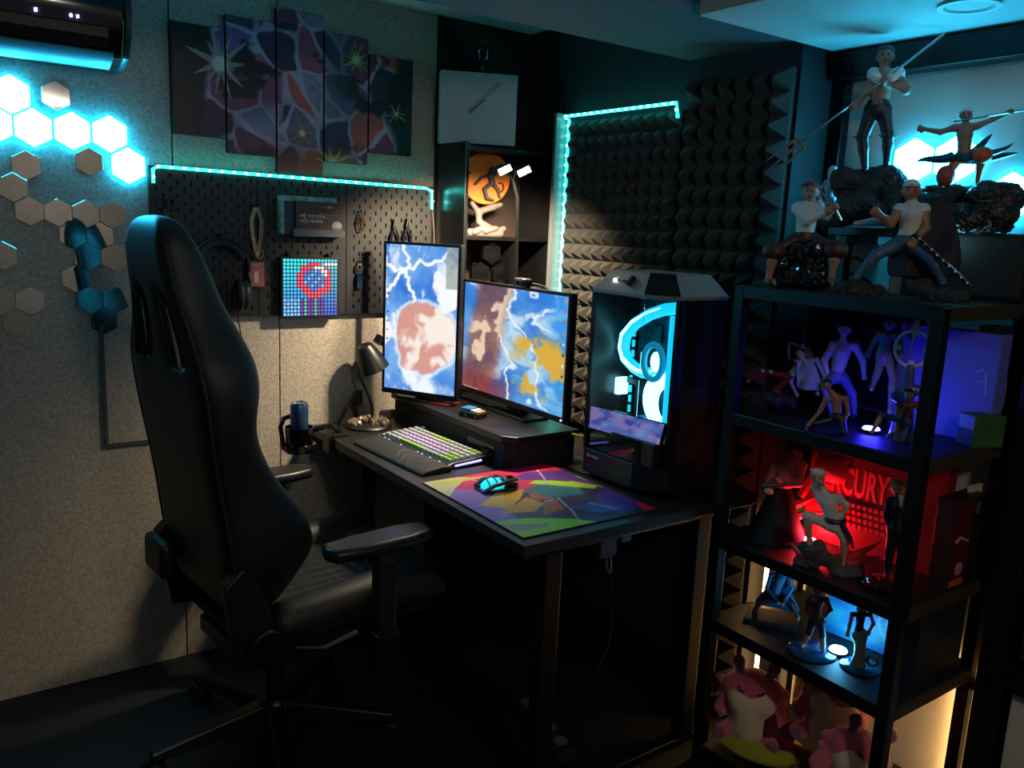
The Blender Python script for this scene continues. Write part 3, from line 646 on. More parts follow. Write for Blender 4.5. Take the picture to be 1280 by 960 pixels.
def monitor(name, label, loc, rz, w, h, fn, nu, nv, stand, icons):
    t = thing(name, label, 'monitor', loc, rz)
    MB().b2((-w/2, -.004, 0), (w/2, .022, h)).build('housing', mat('monitor black', '#0c0d0f', .35), t, bevel=.004)
    b = MB(); q = .009; d = .014
    b.b2((-w/2, -.0075, 0), (w/2, -.004, d+.004)).b2((-w/2, -.0075, h-q), (w/2, -.004, h)).b2((-w/2, -.0075, d), (-w/2+q, -.004, h-q)).b2((w/2-q, -.0075, d), (w/2, -.004, h-q))
    b.build('bezel', mat('bezel satin', '#121316', .3), t, bevel=.001)
    sc_ = art('screen', w-2*q, h-q-d-.004, nu, nv, fn, SCR, t, (0, -.0052, (h-q+d+.004)/2))
    first = None
    for (ix, iz, s, col) in icons:
        MB().box((ix, -.0006, iz), (s, .0006, s)).build('desktop_icon', mat('icon '+col, '#000000', .5, emit=col, es=.9), sc_)
    b = MB(); stand(b); b.build('stand', 'satin black metal', t, bevel=.004)
    return t
ic = [(-.13, .245-i*.03 if i < 3 else .235-i*.031, .006, c) for i, c in enumerate(('#3a4a6a', '#2c5a8a', '#d23a5a', '#c04a5a', '#d8d8e0', '#26344a', '#e0e4ea', '#2a2f40', '#3a5a90', '#6a9a2a', '#26405a'))]
tb = [(-.12+i*.012, -.242, .005, c) for i, c in enumerate(('#2a6ad0', '#f0b040', '#e8e8f0', '#d04a3a', '#38a0e0', '#f0f0f0', '#e08030', '#4a4a6a'))]
monitor('upright_monitor', 'upright monitor with a blue and peach sky picture', (1.379, 2.462, .868), -60, .296, .522, screen1, 90, 160, lambda b: b.b2((-.03, .02, -.01), (.03, .05, .3)).b2((-.09, -.0, -.018), (.09, .15, -.008)), ic+tb)
ic2 = [(.270, .165-i*.032, .008, c) for i, c in enumerate(('#e08a3a', '#e03a5a', '#d05a6a', '#d08a70', '#cfe0f0', '#1f2a3a', '#e8f0f8', '#22303c', '#7ab0d0', '#d07a50', '#d09a80'))]
tb2 = [(-.265+i*.014, -.181, .006, c) for i, c in enumerate(('#e8e8f0', '#f0f0f0', '#d0d8e8', '#f0e0d0', '#e0e0f0', '#f8f8f8', '#c0d0e0'))]
hm = monitor('wide_monitor', 'wide monitor with a blue, red and gold picture beside the computer case', (1.545, 2.161, .884), -90, .584, .388, screen2, 150, 96, lambda b: b.b2((-.04, .02, -.03), (.04, .05, .25)).b2((-.11, -.02, -.034), (.11, .085, -.026)), ic2+tb2)
MB().box((.28, -.0082, .009), (.004, .002, .004)).build('power_light', mat('white glow', '#fff', .5, emit='#e8f2ff', es=6), hm)
# webcam on the wide monitor
wc = thing('webcam', 'small black webcam clipped on top of the wide monitor', 'webcam', (1.537, 2.105, 1.272), -90)
MB().b2((-.03, -.02, .0), (.03, .018, .028)).build('body', 'black plastic', wc, bevel=.008); MB().cyl((-.008, -.019, .014), (-.008, -.026, .014), .011, n=20).build('lens', 'black gloss', wc, True)
MB().b2((-.018, .0, -.004), (.018, .06, .0)).b2((-.014, .03, -.06), (.014, .036, -.002)).build('clamp', 'black plastic', wc, bevel=.002)
MB().tube(bezier((.02, .02, .012), (.05, .05, .01), (.08, .06, .0), (.09, .06, -.06)), .003, 6).build('lead', 'matte black', wc, True)
# things on the riser
ph = thing('phone', 'phone lying on the riser in front of the upright monitor', 'phone', (1.43, 2.43, .85), -68)
MB().b2((-.075, -.036, 0), (.075, .036, .008)).build('case', mat('red phone case', '#7a1420', .4), ph, bevel=.004); MB().b2((-.071, -.033, .008), (.071, .033, .009)).build('glass', mat('phone glass', '#0c1016', .05, coat=.6), ph)
gb = thing('battery_box', 'small open box with a blue, white and orange block on the riser', 'box', (1.425, 2.19, .85), -72)
MB().b2((-.04, -.024, 0), (.04, .024, .018)).build('box', mat('dark box', '#15181a', .5, var=.5, scale=80), gb, bevel=.002)
MB().b2((-.036, -.02, .018), (.002, .02, .03)).build('blue_block', mat('blue block', '#1d6a9c', .4), gb, bevel=.003); MB().b2((.004, -.018, .018), (.018, .02, .026)).build('white_block', 'white plastic', gb, bevel=.002); MB().b2((.02, -.018, .018), (.037, .018, .023)).build('orange_block', mat('orange block', '#c98a5a', .5), gb, bevel=.002)
for x in (-.01, .03): MB().box((x, -.0245, .008), (.008, .001, .008)).build('green_mark', mat('green mark', '#5a8a2a', .5), gb)
# ------------------------------------------------------------------ keyboard, wrist rest, mouse, pad
kb = thing('keyboard', 'compact mechanical keyboard with lilac, grey and green keys and glowing metal frame', 'keyboard', (1.283, 2.205, .75), -87)
KL, KD = .40, .135
tilt = Matrix.Rotation(R(6), 3, 'X')
MB().prism([(-.068, .004), (.068, .010), (.068, .024), (-.068, .016)], -KL/2, KL/2, 'yz').build('case', mat('teal steel', '#56666e', .3, .8), kb, bevel=.003)
MB().prism([(-.074, .002), (.075, .006), (.085, .03), (.055, .026), (-.055, .02), (-.074, .015)], KL/2, KL/2+.006, 'yz').build('side_frame', 'chrome', kb, bevel=.002)
MB().prism([(-.074, .002), (.075, .006), (.085, .03), (.055, .026), (-.055, .02), (-.074, .015)], -KL/2-.006, -KL/2, 'yz').build('side_frame', 'chrome', kb, bevel=.002)
GLW = mat('key glow', '#e8ecff', .5, emit='#b8c4ff', es=5)
MB().prism([(-.05, .008), (.045, .012), (.045, .018), (-.05, .013)], KL/2+.006, KL/2+.0075, 'yz').build('side_light', mat('lilac glow', '#ccc8ff', .5, emit='#8f88ff', es=3), kb)
for i, x in enumerate((-.17, -.145, -.07, .03, .055, .10, .15)): MB().box((x, -.0695, .011), (.008, .003, .005)).build('front_light', GLW, kb)
K0 = {}
def keycap(w_, col):
    if (w_, col) not in K0:
        a, b_ = w_/2, .0083; v = [(-a, -b_, 0), (a, -b_, 0), (a, b_, 0), (-a, b_, 0), (-a+.0022, -b_+.002, .0085), (a-.0022, -b_+.002, .0085), (a-.0022, b_-.003, .0085), (-a+.0022, b_-.003, .0085)]
        K0[(w_, col)] = MB().add(v, [(0, 3, 2, 1), (4, 5, 6, 7), (0, 1, 5, 4), (1, 2, 6, 5), (2, 3, 7, 6), (3, 0, 4, 7)]).build('keycap', mat('key '+col, col, .45), kb, bevel=.0006, seg=1); o = K0[(w_, col)]
    else: o = share(K0[(w_, col)], 'keycap', kb)
    return o
GR, GN, LI = '#8e9496', '#7da23e', '#9d8fb8'
layout = [[(1, GR)]+[(1, GR)]*4+[(1, GN)]*4+[(1, GR)]*4+[(1, GN)]*3, [(1, GR)]*13+[(2, GR), (1, GR)], [(1.5, GR)]+[(1, LI)]*12+[(1.5, GR), (1, GR)], [(1.75, GR)]+[(1, LI)]*11+[(2.25, GN), (1, GR)], [(2.25, GR)]+[(1, LI)]*10+[(1.75, GR), (1, GN), (1, GR)], [(1.25, GR)]*3+[(6.25, GN)]+[(1, GR)]*3+[(1, GN)]*3]
for r_, row in enumerate(layout):
    tot = sum(q[0] for q in row); u_ = (KL-.02)/tot; x = -KL/2+.01; y = .056-r_*.0212
    for w_, col in row:
        o = keycap(round(w_*u_-.0016, 5), col); o.location = (x+w_*u_/2, y, .0205+y*.06); o.rotation_euler = (R(3.5), 0, 0); x += w_*u_
kn = MB().lathe([(.017, 0), (.018, .004), (.018, .016), (.014, .019)], n=24).build('volume_knob', 'chrome', kb, True); kn.location = (-KL/2+.014, .094, .012)
MB().prism([(.055, .012), (.085, .02), (.10, .035), (.09, .05), (.07, .04)], KL/2-.03, KL/2+.004, 'yz').build('wing', mat('dark wing', '#181418', .3, .5), kb, bevel=.003)
MB().tube([(KL/2+.006, .088+.018*math.cos(R(a)), .03+.018*math.sin(R(a))) for a in range(-60, 61, 15)], .0025, 6).build('wing_light', 'lilac glow', kb, True)
wr_ = thing('wrist_rest', 'black padded wrist rest with pale vein print in front of the keyboard', 'wrist rest', (1.159, 2.18, .75), -87)
MB().prism([(-.052, .0), (.052, .0), (.05, .018), (.02, .021), (-.035, .015), (-.05, .009)], -.205, .205, 'yz').build('pad', mat('wrist pad', '#1a1a1b', .6), wr_, True, bevel=.004)
for i in range(4):
    p = [(.01+.045*i+.02*math.sin(k*1.9+i), -.046+.022*k, .0117+.0022*k if k < 4 else .0205) for k in range(5)]
    p = [(x, y, np.interp(y, [-.05, -.035, .02, .05], [.0095, .0155, .0213, .0185])) for x, y, z in p]
    MB().tube(p, .0009, 4).build('vein_print', mat('pale vein', '#6a6860', .6), wr_, True)
mp = thing('mouse_pad', 'colourful mouse pad with magenta, purple, lime and orange shards', 'mouse pad', (1.306, 1.683, .75))
MB().b2((-.215, -.237, 0), (.215, .237, .004)).build('base', mat('pad edge', '#2a1a30', .7), mp, bevel=.002)
def pad_art(u, v):
    # u: front to back of the desk, v: near end to far end
    n = len(u); q = 1-v; c = mixc(full(n, '#3a2a52'), full(n, '#251a3a'), fbm(u*4, v*4))
    c[u+.25*q < .34] = rgb('#8d6ab8'); c[(v > .86-.5*u) & (u < .75)] = rgb('#c41c58'); c[v > .83] = rgb('#d11a55')
    P = lambda pts, h: c.__setitem__(inpoly(u, v, pts), rgb(h))
    P([(0, 1), (.0, .7), (.12, .82), (.32, .97), (.2, 1)], '#c9c48a'); P([(0, .92), (.12, .9), (.5, .93), (.3, .96), (.05, .97)], '#b6bf45')
    P([(0, .25), (.0, 0), (.52, 0), (.42, .10), (.2, .22)], '#8fc22a'); P([(0, .2), (.02, .08), (.22, .06), (.26, .1)], '#7d8f78')
    P([(.08, .5), (.2, .38), (.38, .5), (.5, .62), (.3, .64)], '#e0a22e'); P([(.1, .34), (.3, .28), (.45, .36), (.42, .5), (.28, .42)], '#d98f28'); P([(.3, .2), (.5, .24), (.56, .4), (.44, .36)], '#a8502c'); P([(.42, .44), (.55, .4), (.6, .52), (.48, .55)], '#b35a3a')
    P([(.5, .62), (.55, .42), (.78, .38), (.85, .5), (.7, .66)], '#1c6f78'); P([(.6, .7), (.92, .44), (.97, .47), (.86, .62), (.7, .74)], '#a8d02c'); P([(.55, .8), (.82, .66), (1, .5), (1, .82), (.72, .9)], '#5a2a86')
    P([(.7, .12), (.82, .04), (1, .1), (1, .4), (.82, .34)], '#4b2a8e'); P([(.55, .26), (.62, .1), (.8, .1), (.78, .24)], '#2f3f92'); P([(.9, 0), (1, 0), (1, .14), (.95, .12)], '#cf1c3e')
    P([(.34, .8), (.44, .74), (.62, .78), (.6, .86), (.42, .86)], '#5f5a66'); P([(.98, .66), (1, .5), (1, .72)], '#b5c22e'); P([(.86, .62), (1, .42), (1, .46), (.9, .62)], '#b9a845')
    for k in range(3):
        a = .2+.95*k; d = np.abs((u-.6)*math.sin(a)-(v-.4)*math.cos(a)-.05*(fbm(u*5+k, v*5)-.5)); c[(d < .006) & (fbm(u*6+k*3, v*6) > .52)] = rgb('#b9a8c8')
    return c
art('print', .426, .470, 110, 120, pad_art, mat('pad print', '#ffffff', .4, attr=True), mp, (0, 0, .0043), flat=True)
ms = thing('mouse', 'skeleton-shell mouse glowing cyan inside, on the mouse pad', 'mouse', (1.235, 1.775, .7546), -93)
MB().prism([(-.028, -.05), (.028, -.05), (.032, 0), (.026, .058), (0, .062), (-.026, .058), (-.032, 0)], 0, .008, 'xy').build('base', 'black gloss', ms, bevel=.002)
MB().ell((0, -.008, .012), (.022, .036, .021), 16, 10).build('glowing_core', mat('mouse core', '#20c8e8', .4, emit='#10a8d8', es=2.2), ms, True)
for s in (-1, 1):
    MB().tube([(s*.028, -.048, .008), (s*.032, -.02, .022), (s*.030, .02, .026), (s*.022, .056, .012)], [.005, .006, .006, .005], 8).build('side_rail', 'black plastic', ms, True)
    MB().prism([(s*.005, .012), (s*.024, .012), (s*.021, .060), (s*.005, .062)], .022, .028, 'xy').build('button', 'gunmetal', ms, bevel=.002)
for a in (-.5, 0, .5): MB().tube([(.030*math.sin(t_+0), -.008+a*.05, .010+.025*math.cos(t_)) for t_ in np.linspace(-1.35, 1.35, 9)], .0022, 6).build('rib', 'grey plastic', ms, True)
MB().cyl((-.004, .045, .024), (.004, .045, .024), .010, n=16).build('scroll_wheel', 'matte black', ms, True); MB().ell((0, .02, .026), (.014, .014, .007)).build('shell_cap', mat('beige cap', '#b8a894', .4), ms, True)
# ------------------------------------------------------------------ desk lamp, cup holder, can
lp = thing('desk_lamp', 'black bent desk lamp with a pebble-covered base in the desk corner', 'lamp', (1.245, 2.575, .75))
MB().lathe([(.078, 0), (.08, .006), (.075, .012), (.06, .016)], n=32).build('base_plate', 'black plastic', lp, True)
PEB = mat('glinting pebble', '#8a7a6c', .2, .3, var=.4, scale=20); peb = None
for k in range(46):
    a = rnd.uniform(0, 6.283); r_ = .068*math.sqrt(rnd.random()); z = .016+.016*(1-r_/.07)
    if peb is None: peb = MB().ell((0, 0, 0), (.009, .007, .013), 7, 5).build('pebble', PEB, lp); o = peb
    else: o = share(peb, 'pebble', lp)
    o.location = (r_*math.cos(a), r_*math.sin(a), z); o.rotation_euler = (rnd.uniform(-.6, .6), rnd.uniform(-.6, .6), a); o.scale = [rnd.uniform(.7, 1.25)]*3
MB().tube(bezier((.01, .0, .03), (.03, .0, .12), (-.06, .03, .16), (-.01, .045, .27)), .006, 8).build('arm', 'satin black metal', lp, True)
MB().lathe([(.026, .09), (.03, .085), (.06, .0), (.057, .0), (.026, .08)], n=28, M=Matrix.Translation((.03, .03, .20)) @ Matrix.Rotation(R(-25), 4, 'Y')).build('shade', mat('dark shade', '#16161a', .35), lp, True)
MB().cyl((.045, .03, .285), (.06, .03, .31), .02, n=16).build('socket', 'satin black metal', lp, True)
MB().ell((-.045, .06, .06), (.012, .01, .014)).build('knob', mat('bronze knob', '#6a5240', .35, .4), lp, True)
MB().prism([(-.085, 0), (.0, 0), (.0, .12), (-.02, .12)], .05, .065, 'xz').build('back_bracket', 'matte black', lp, bevel=.003)
cu = thing('cup_holder', 'black clip-on cup holder on the desk edge near the wall', 'cup holder', (.965, 2.50, .735))
MB().lathe([(.043, .0), (.043, .012), (.046, .06), (.0435, .06), (.040, .012), (.040, .004)], n=28).build('cup', 'black gloss', cu, True)
MB().tube([(.043, 0, .045), (.09, .0, .05), (.115, 0, .05), (.14, 0, .028)], [.009, .008, .01, .008], 8).build('arm', 'black gloss', cu, True)
MB().b2((.105, -.025, .0155), (.16, .025, .026)).b2((.105, -.025, -.035), (.15, .025, -.025)).b2((.09, -.025, -.035), (.102, .025, .026)).build('clamp', 'black plastic', cu, bevel=.002)
MB().tube([(-.05, 0, -.01), (-.055, .02, .06), (-.04, .03, .085), (.0, .045, .09)], .008, 8).build('outer_ring', 'black gloss', cu, True)
MB().lathe([(.05, -.02), (.056, -.01), (.052, .005), (.044, .0)], n=28).build('lower_ring', 'black gloss', cu, True)
cn = thing('drink_can', 'slim blue drink can standing in the cup holder', 'can', (.965, 2.50, .741))
MB().lathe([(.024, 0), (.0285, .006), (.0285, .122), (.025, .131)], n=32).build('body', mat('blue can print', '#3a5a84', .28, .6, var=.35, scale=26), cn, True); MB().lathe([(.0255, .129), (.0262, .134), (.024, .134), (.0225, .130), (.001, .130)], n=32).build('lid', 'chrome', cn, True)
MB().b2((-.004, -.010, .1305), (.004, .008, .1322)).build('pull_tab', 'chrome', cn)
# ------------------------------------------------------------------ glass helper (thin clear pane that also mirrors a little)
def pane_mat(name, tint, refl=.12):
    m = bpy.data.materials.new(name); m.use_nodes = True; nt = m.node_tree; nt.nodes.clear()
    o = nt.nodes.new('ShaderNodeOutputMaterial'); mx = nt.nodes.new('ShaderNodeMixShader'); t = nt.nodes.new('ShaderNodeBsdfTransparent'); g = nt.nodes.new('ShaderNodeBsdfGlossy'); fr = nt.nodes.new('ShaderNodeFresnel')
    t.inputs[0].default_value = (*tint, 1); g.inputs['Roughness'].default_value = .03; fr.inputs[0].default_value = 1.25
    nt.links.new(fr.outputs[0], mx.inputs[0]); nt.links.new(t.outputs[0], mx.inputs[1]); nt.links.new(g.outputs[0], mx.inputs[2]); nt.links.new(mx.outputs[0], o.inputs[0])
    MATS[name] = m; return m
pane_mat('case glass', (.78, .84, .87))
# ------------------------------------------------------------------ computer tower with glass corner
pc = thing('computer_tower', 'black glass-cornered computer tower glowing cyan inside, on the desk end', 'computer', (1.55, 1.50, .75))
A, B, Cc, D, E_, A2 = (0, .285), (.004, .085), (.05, .0), (.235, .0), (.235, .295), (.012, .295)
FP = [A, B, Cc, D, E_, A2]
def inset(P, k, c=(.125, .15)): return [(c[0]+(x-c[0])*k, c[1]+(y-c[1])*k) for x, y in P]
MB().prism(FP, .012, .085, 'xy').build('base', mat('case black', '#0d0f11', .4), pc, bevel=.003)
for x, y in ((.03, .25), (.2, .25), (.2, .04), (.07, .04)): MB().lathe([(.016, 0), (.018, .012)], (x, y, 0), 12).build('foot', 'matte black', pc, True)
for k in range(3): MB().add([(-.0005, .27, .03+.014*k), (.0035, .1, .03+.014*k), (.0035, .1, .034+.014*k), (-.0005, .27, .034+.014*k)], [(0, 1, 2, 3)]).build('base_vent', 'satin black metal', pc)
TM = mat('case top metal', '#8a8178', .42, .2)
v = [(x, y, .535) for x, y in FP]+[(x, y, .545) for x, y in inset(FP, 1.02)]+[(x, y, .60) for x, y in inset(FP, .72)]
n = 6; MB().add(v, [tuple(range(5, -1, -1)), tuple(range(12, 18))]+[(i+j*6, (i+1) % 6+j*6, (i+1) % 6+j*6+6, i+j*6+6) for j in (0, 1) for i in range(6)]).build('top_cover', TM, pc, bevel=.002)
# front-corner face of the top is black
def topq(i, e=.0012):
    a, b_ = Vector((*inset(FP, 1.02)[i], .545)), Vector((*inset(FP, 1.02)[(i+1) % 6], .545)); c, d = Vector((*inset(FP, .72)[(i+1) % 6], .60)), Vector((*inset(FP, .72)[i], .60)); nn = (b_-a).cross(d-a).normalized()
    if nn.z < 0: nn = -nn
    return [p+nn*e for p in (a, b_, c, d)]
MB().add(topq(1), [(0, 1, 2, 3)]).build('corner_cover', 'case black', pc)
q = topq(0); cen = (q[0]+q[1]+q[2]+q[3])/4; ax_ = (q[1]-q[0]).normalized(); up_ = ((q[2]+q[3])-(q[0]+q[1])).normalized(); nz_ = ax_.cross(up_).normalized(); nz_ = -nz_ if nz_.z < 0 else nz_
for dx, w_, col in ((-.035, .009, 'violet white glow'), (-.018, .007, 'chrome'), (.0, .006, 'matte black'), (.01, .005, 'matte black')): MB().cyl(cen+ax_*dx, cen+ax_*dx+nz_*.003, w_/2, n=12).build('port', col, pc, True)
RM = Matrix((ax_, up_, nz_)).transposed(); MB().box(cen+ax_*.032+nz_*.006, (.012, .028, .012), rot=RM).build('usb_plug', 'matte black', pc, bevel=.002)
# side, back, posts
MB().prism([(.055, .0), (.235, .0), (.235, .006), (.055, .006)], .085, .535, 'xy').build('side_panel', 'case black', pc)
for k in range(12): MB().b2((.08, -.0015, .36+.012*k), (.2, .0, .364+.012*k)).build('vent_slot', 'satin black metal', pc)
MB().prism([(.08, -.002), (.22, -.002), (.22, 0), (.08, 0)], .10, .30, 'xy').build('side_filter', mat('red brown filter', '#241416', .5), pc)
MB().prism([(.229, .006), (.235, .006), (.235, .295), (.229, .295)], .085, .535, 'xy').build('back_panel', 'case black', pc)
MB().prism([(.012, .289), (.229, .289), (.229, .295), (.012, .295)], .085, .535, 'xy').build('far_panel', 'case black', pc)
for x, y in ((.004, .282), (.053, .006)): MB().b2((x-.005, y-.006, .085), (x+.006, y+.006, .535)).build('corner_post', 'satin black metal', pc, bevel=.001)
MB().prism([(.0, .276), (.004, .085), (.007, .085), (.003, .276)], .088, .533, 'xy').build('glass_pane', 'case glass', pc)
MB().prism([(.005, .083), (.046, .008), (.049, .010), (.008, .085)], .088, .533, 'xy').build('glass_pane', 'case glass', pc)
# inside
it = MB().b2((.19, .01, .09), (.195, .285, .53)).build('motherboard', mat('board navy', '#2c4a5a', .5, var=.6, scale=60), pc)
for x, y, z, a, b_ in ((.188, .2, .42, .03, .05), (.188, .13, .46, .02, .06), (.186, .15, .36, .05, .03), (.186, .24, .2, .05, .02)): MB().box((x, y, z), (.012, a, b_)).build('heat_sink', 'gunmetal', it, bevel=.002)
GC = mat('cyan tube', '#7ff4ff', .3, emit='#12bce0', es=1.7); GW = mat('cyan tube hot', '#e8ffff', .3, emit='#8ff6ff', es=5.5)
def pth(P): return [Vector(p) for p in P]
sp_ = [(.10, .05, .51), (.10, .10, .502), (.105, .16, .482), (.11, .22, .45), (.115, .262, .41), (.12, .272, .37), (.12, .258, .34), (.12, .225, .322), (.12, .19, .313), (.12, .15, .315), (.12, .115, .33)]
MB().tube(sp_, .017, 12).build('coolant_tube', GC, pc, True); MB().tube([(x-.0125, y+.002, z+.003) for x, y, z in sp_[1:]], [.004+.004*math.sin(math.pi*i/9) for i in range(10)], 8).build('tube_highlight', GW, pc, True)
MB().tube([(.075, .105+.036*math.cos(R(a)), .358+.048*math.sin(R(a))) for a in range(0, 361, 15)], .009, 10, False).build('pump_ring', mat('ring cyan', '#2a9cb8', .3, emit='#1180a0', es=.9), pc, True)
MB().ell((.085, .105, .358), (.006, .02, .028)).build('pump_face', GW, pc, True)
cres = [(.08+.045*math.cos(R(a)), .27+.075*math.sin(R(a))) for a in range(60, 301, 15)]
MB().prism([(.092+.068*math.cos(R(a)), .25+.075*math.sin(R(a))) for a in range(-105, 116, 12)]+[(.070+.040*math.cos(R(a)), .243+.048*math.sin(R(a))) for a in range(115, -106, -12)], .10, .112, 'yz').build('fan_glow', GW, pc)
MB().cyl((.075, .045, .20), (.075, .045, .49), .008, n=12).build('reservoir_tube', GC, pc, True)
for k in range(9): MB().box((.15, .264, .445-.03*k if k < 5 else .43-.03*k), (.006, .007, .02)).build('memory_light', mat('memory glow', '#30d8e8', .4, emit='#12c0d8', es=1.5), pc)
MB().b2((.10, .262, .235), (.14, .28, .285)).build('pump_cube', GW, pc, bevel=.003); MB().b2((.13, .18, .27), (.18, .262, .285)).build('graphics_card', 'case black', pc)
MB().b2((.05, .03, .178), (.185, .20, .184)).build('shelf_glow', mat('soft cyan', '#1f8fa8', .3, emit='#0d7f98', es=.7), pc)
MB().b2((.015, .02, .085), (.185, .28, .15)).build('power_shroud', 'case black', pc, bevel=.003)
bs = MB().b2((-.142, -.004, -.003), (.142, .008, .067)).build('status_screen', 'black gloss', pc, bevel=.002); bs.location = (.022, .158, .142); bs.rotation_euler = (R(-18), 0, R(-84))
def barart(u, v): n = len(u); f = fbm(u*7, v*3, 4); g = fbm(u*9+4, v*4+2, 4); return mixc(mixc(full(n, '#4a4ab0'), full(n, '#8fa6e8'), f*2-.5), full(n, '#b88fc8'), sst(.52, .62, g)*.8)
art('status_picture', .276, .062, 60, 16, barart, mat('bar glow', '#000', .3, attr=True, es=.8), bs, (0, -.0048, .032))
mat('small white print', '#c8ccd4', .5); text('lettering', 'The Tower', .011, 'small white print', pc, (-.0012, .268, .062), (math.pi/2, 0, R(-89)))
tag(MB().tube(bezier((1.60, 1.93, .84), (1.61, 1.88, .838), (1.61, 1.84, .842), (1.62, 1.80, .85)), .0035, 6).build('network_cable', mat('yellow cable', '#b5b01e', .5), smooth=True), 'short yellow cable between the riser and the computer tower', 'cable')
# ------------------------------------------------------------------ tall corner shelf
cs = thing('corner_shelf', 'tall black shelf unit in the corner behind the monitors', 'shelf', (1.553, 2.488, .75))
SB = mat('shelf black', '#101113', .28)
W_, D_, H_ = .385, .20, .985
MB().b2((0, 0, 0), (.014, D_, H_)).build('side_panel', SB, cs, bevel=.001); MB().b2((W_-.014, 0, 0), (W_, D_, H_)).build('side_panel', SB, cs, bevel=.001)
MB().b2((.014, D_-.006, 0), (W_-.014, D_, H_)).build('back_panel', mat('warm lit shelf back', '#3a2e28', .6), cs)  # back panel: warm lamplight put into its brown colour
for z in (.013, .37, .668, .972): MB().b2((.014, .0, z-.013), (W_-.014, D_-.006, z)).build('shelf_board', SB, cs, bevel=.001)
MB().b2((.222, .001, .37), (.234, D_-.006, .655)).build('divider', SB, cs)
for i, (x, z) in enumerate(((.145, 1.36), (.098, 1.285), (.19, 1.285))):
    o = MB().prism(hexpoly(.043), -.02, 0).build('hexagon_ornament', 'black gloss', bevel=.002); o.location = (1.553+x, 2.54, z); tag(o, ('topmost black hexagon ornament on the corner shelf', 'lower left black hexagon ornament on the corner shelf', 'lower right black hexagon ornament on the corner shelf')[i], 'ornament', 'hexagon ornaments on the corner shelf')
hs = thing('hexagon_holder', 'black stand holding the hexagon ornaments on the shelf', 'stand', (1.70, 2.555, 1.12)); MB().b2((-.09, -.0, 0), (.09, .035, .12)).b2((-.045, .0, .12), (.045, .03, .2)).build('stand', 'matte black', hs, bevel=.003)
wb = thing('console_box', 'white carton with a pale diagonal stripe lying on top of the corner shelf', 'carton', (1.51, 2.60, 1.735), -25.5)
MB().b2((0, 0, 0), (.268, .075, .238)).build('carton', mat('grey white card', '#9fa6a8', .55, var=.04, scale=10), wb, bevel=.002)
MB().add([(.09, -.0008, .11), (.105, -.0008, .10), (.215, -.0008, .205), (.20, -.0008, .215)], [(0, 1, 2, 3)]).build('diagonal_print', mat('grey print', '#848f92', .5), wb); MB().add([(.10, -.0012, .105), (.105, -.0012, .10), (.155, -.0012, .145), (.15, -.0012, .152)], [(0, 1, 2, 3)]).build('diagonal_print', mat('dark print', '#4a5356', .5), wb)
MB().add([(.2685, .003, .002), (.2685, .072, .002), (.2685, .072, .236), (.2685, .003, .236)], [(0, 1, 2, 3)]).build('teal_lit_side', mat('teal lit card side', '#4f97a8', .5), wb)  # cyan light on the carton end, put into the card colour
bt = thing('trophy', 'small dark ornament standing on the pale carton', 'ornament', (1.66, 2.57, 1.973)); MB().lathe([(.03, 0), (.032, .006), (.012, .012), (.009, .03), (.022, .05), (.03, .075), (.012, .09), (.001, .1)], n=16).build('body', 'black gloss', bt, True); MB().ell((.0, 0, .105), (.012, .012, .014)).build('finial', mat('old gold', '#4a3a1e', .4, .5), bt, True)
# moon figure
mo = thing('moon_sculpture', 'orange full-moon sculpture with a dark leaping figure on a curling grey cloud', 'sculpture', (1.688, 2.565, 1.418), -14)
blob('cloud', [((-.055, 0, .012), (.06, 0, .012), .014, .016, 0), ((.055, 0, .02), (.075, 0, .03), .014, .01, 0), ((.03, 0, .025), (-.02, 0, .05), .013, .012, 0), ((-.02, 0, .05), (-.025, 0, .085), .012, .012, 0), ((-.025, 0, .085), (.03, 0, .105), .012, .012, 0), ((.03, 0, .105), (.06, 0, .115), .012, .008, 0), ((-.02, 0, .08), (-.05, 0, .115), .011, .009, 0), ((0, -.015, .02), (.04, -.012, .03), .012, .01, 0), ((-.04, -.012, .015), (-.01, -.015, .03), .012, .01, 0)], .0032, [mat('cloud grey', '#6f645e', .6)], mo)
MB().cyl((.0, .018, .205), (.0, -.002, .205), .092, n=48).build('moon', mat('moon orange', '#e07a18', .6, var=.12, scale=30), mo, True, bevel=.003)
DG = mat('figure grey blue', '#3c3a44', .6)
blob('leaping_figure', [((.02, -.014, .19), (.012, -.016, .215), .010, .012, 0), ((.018, -.018, .235), (.018, -.018, .236), .010, .010, 0), ((.025, -.014, .215), (.035, -.018, .245), .006, .005, 0), ((.035, -.018, .245), (.052, -.018, .255), .005, .004, 0), ((.0, -.014, .213), (-.022, -.016, .205), .006, .005, 0), ((-.022, -.016, .205), (-.045, -.016, .18), .005, .004, 0), ((.018, -.014, .188), (-.01, -.018, .165), .008, .007, 0), ((-.01, -.018, .165), (.0, -.018, .135), .007, .006, 0), ((.0, -.018, .135), (.025, -.018, .128), .006, .004, 0), ((.024, -.014, .186), (.042, -.016, .165), .008, .006, 0), ((.042, -.016, .165), (.05, -.014, .14), .006, .004, 0)], .0024, [DG], mo)
MB().tube([(.05+.014*math.sin(R(a)), -.012, .175+.016*math.cos(R(a))) for a in range(-30, 200, 20)], .003, 6).build('red_sash', mat('dark red', '#5c1512', .5), mo, True); MB().tube([(-.09, -.006, .218), (-.075, -.008, .224), (-.06, -.008, .216)], [.002, .008, .002], 6).build('bat', 'matte black', mo, True)
cv = tag(MB().b2((0, 0, 0), (.06, .004, .15)).build('photo_card', mat('sepia card', '#6a5a52', .6, var=.4, scale=30)), 'sepia picture card leaning at the back of the moon shelf', 'card'); cv.location = (1.60, 2.675, 1.42)
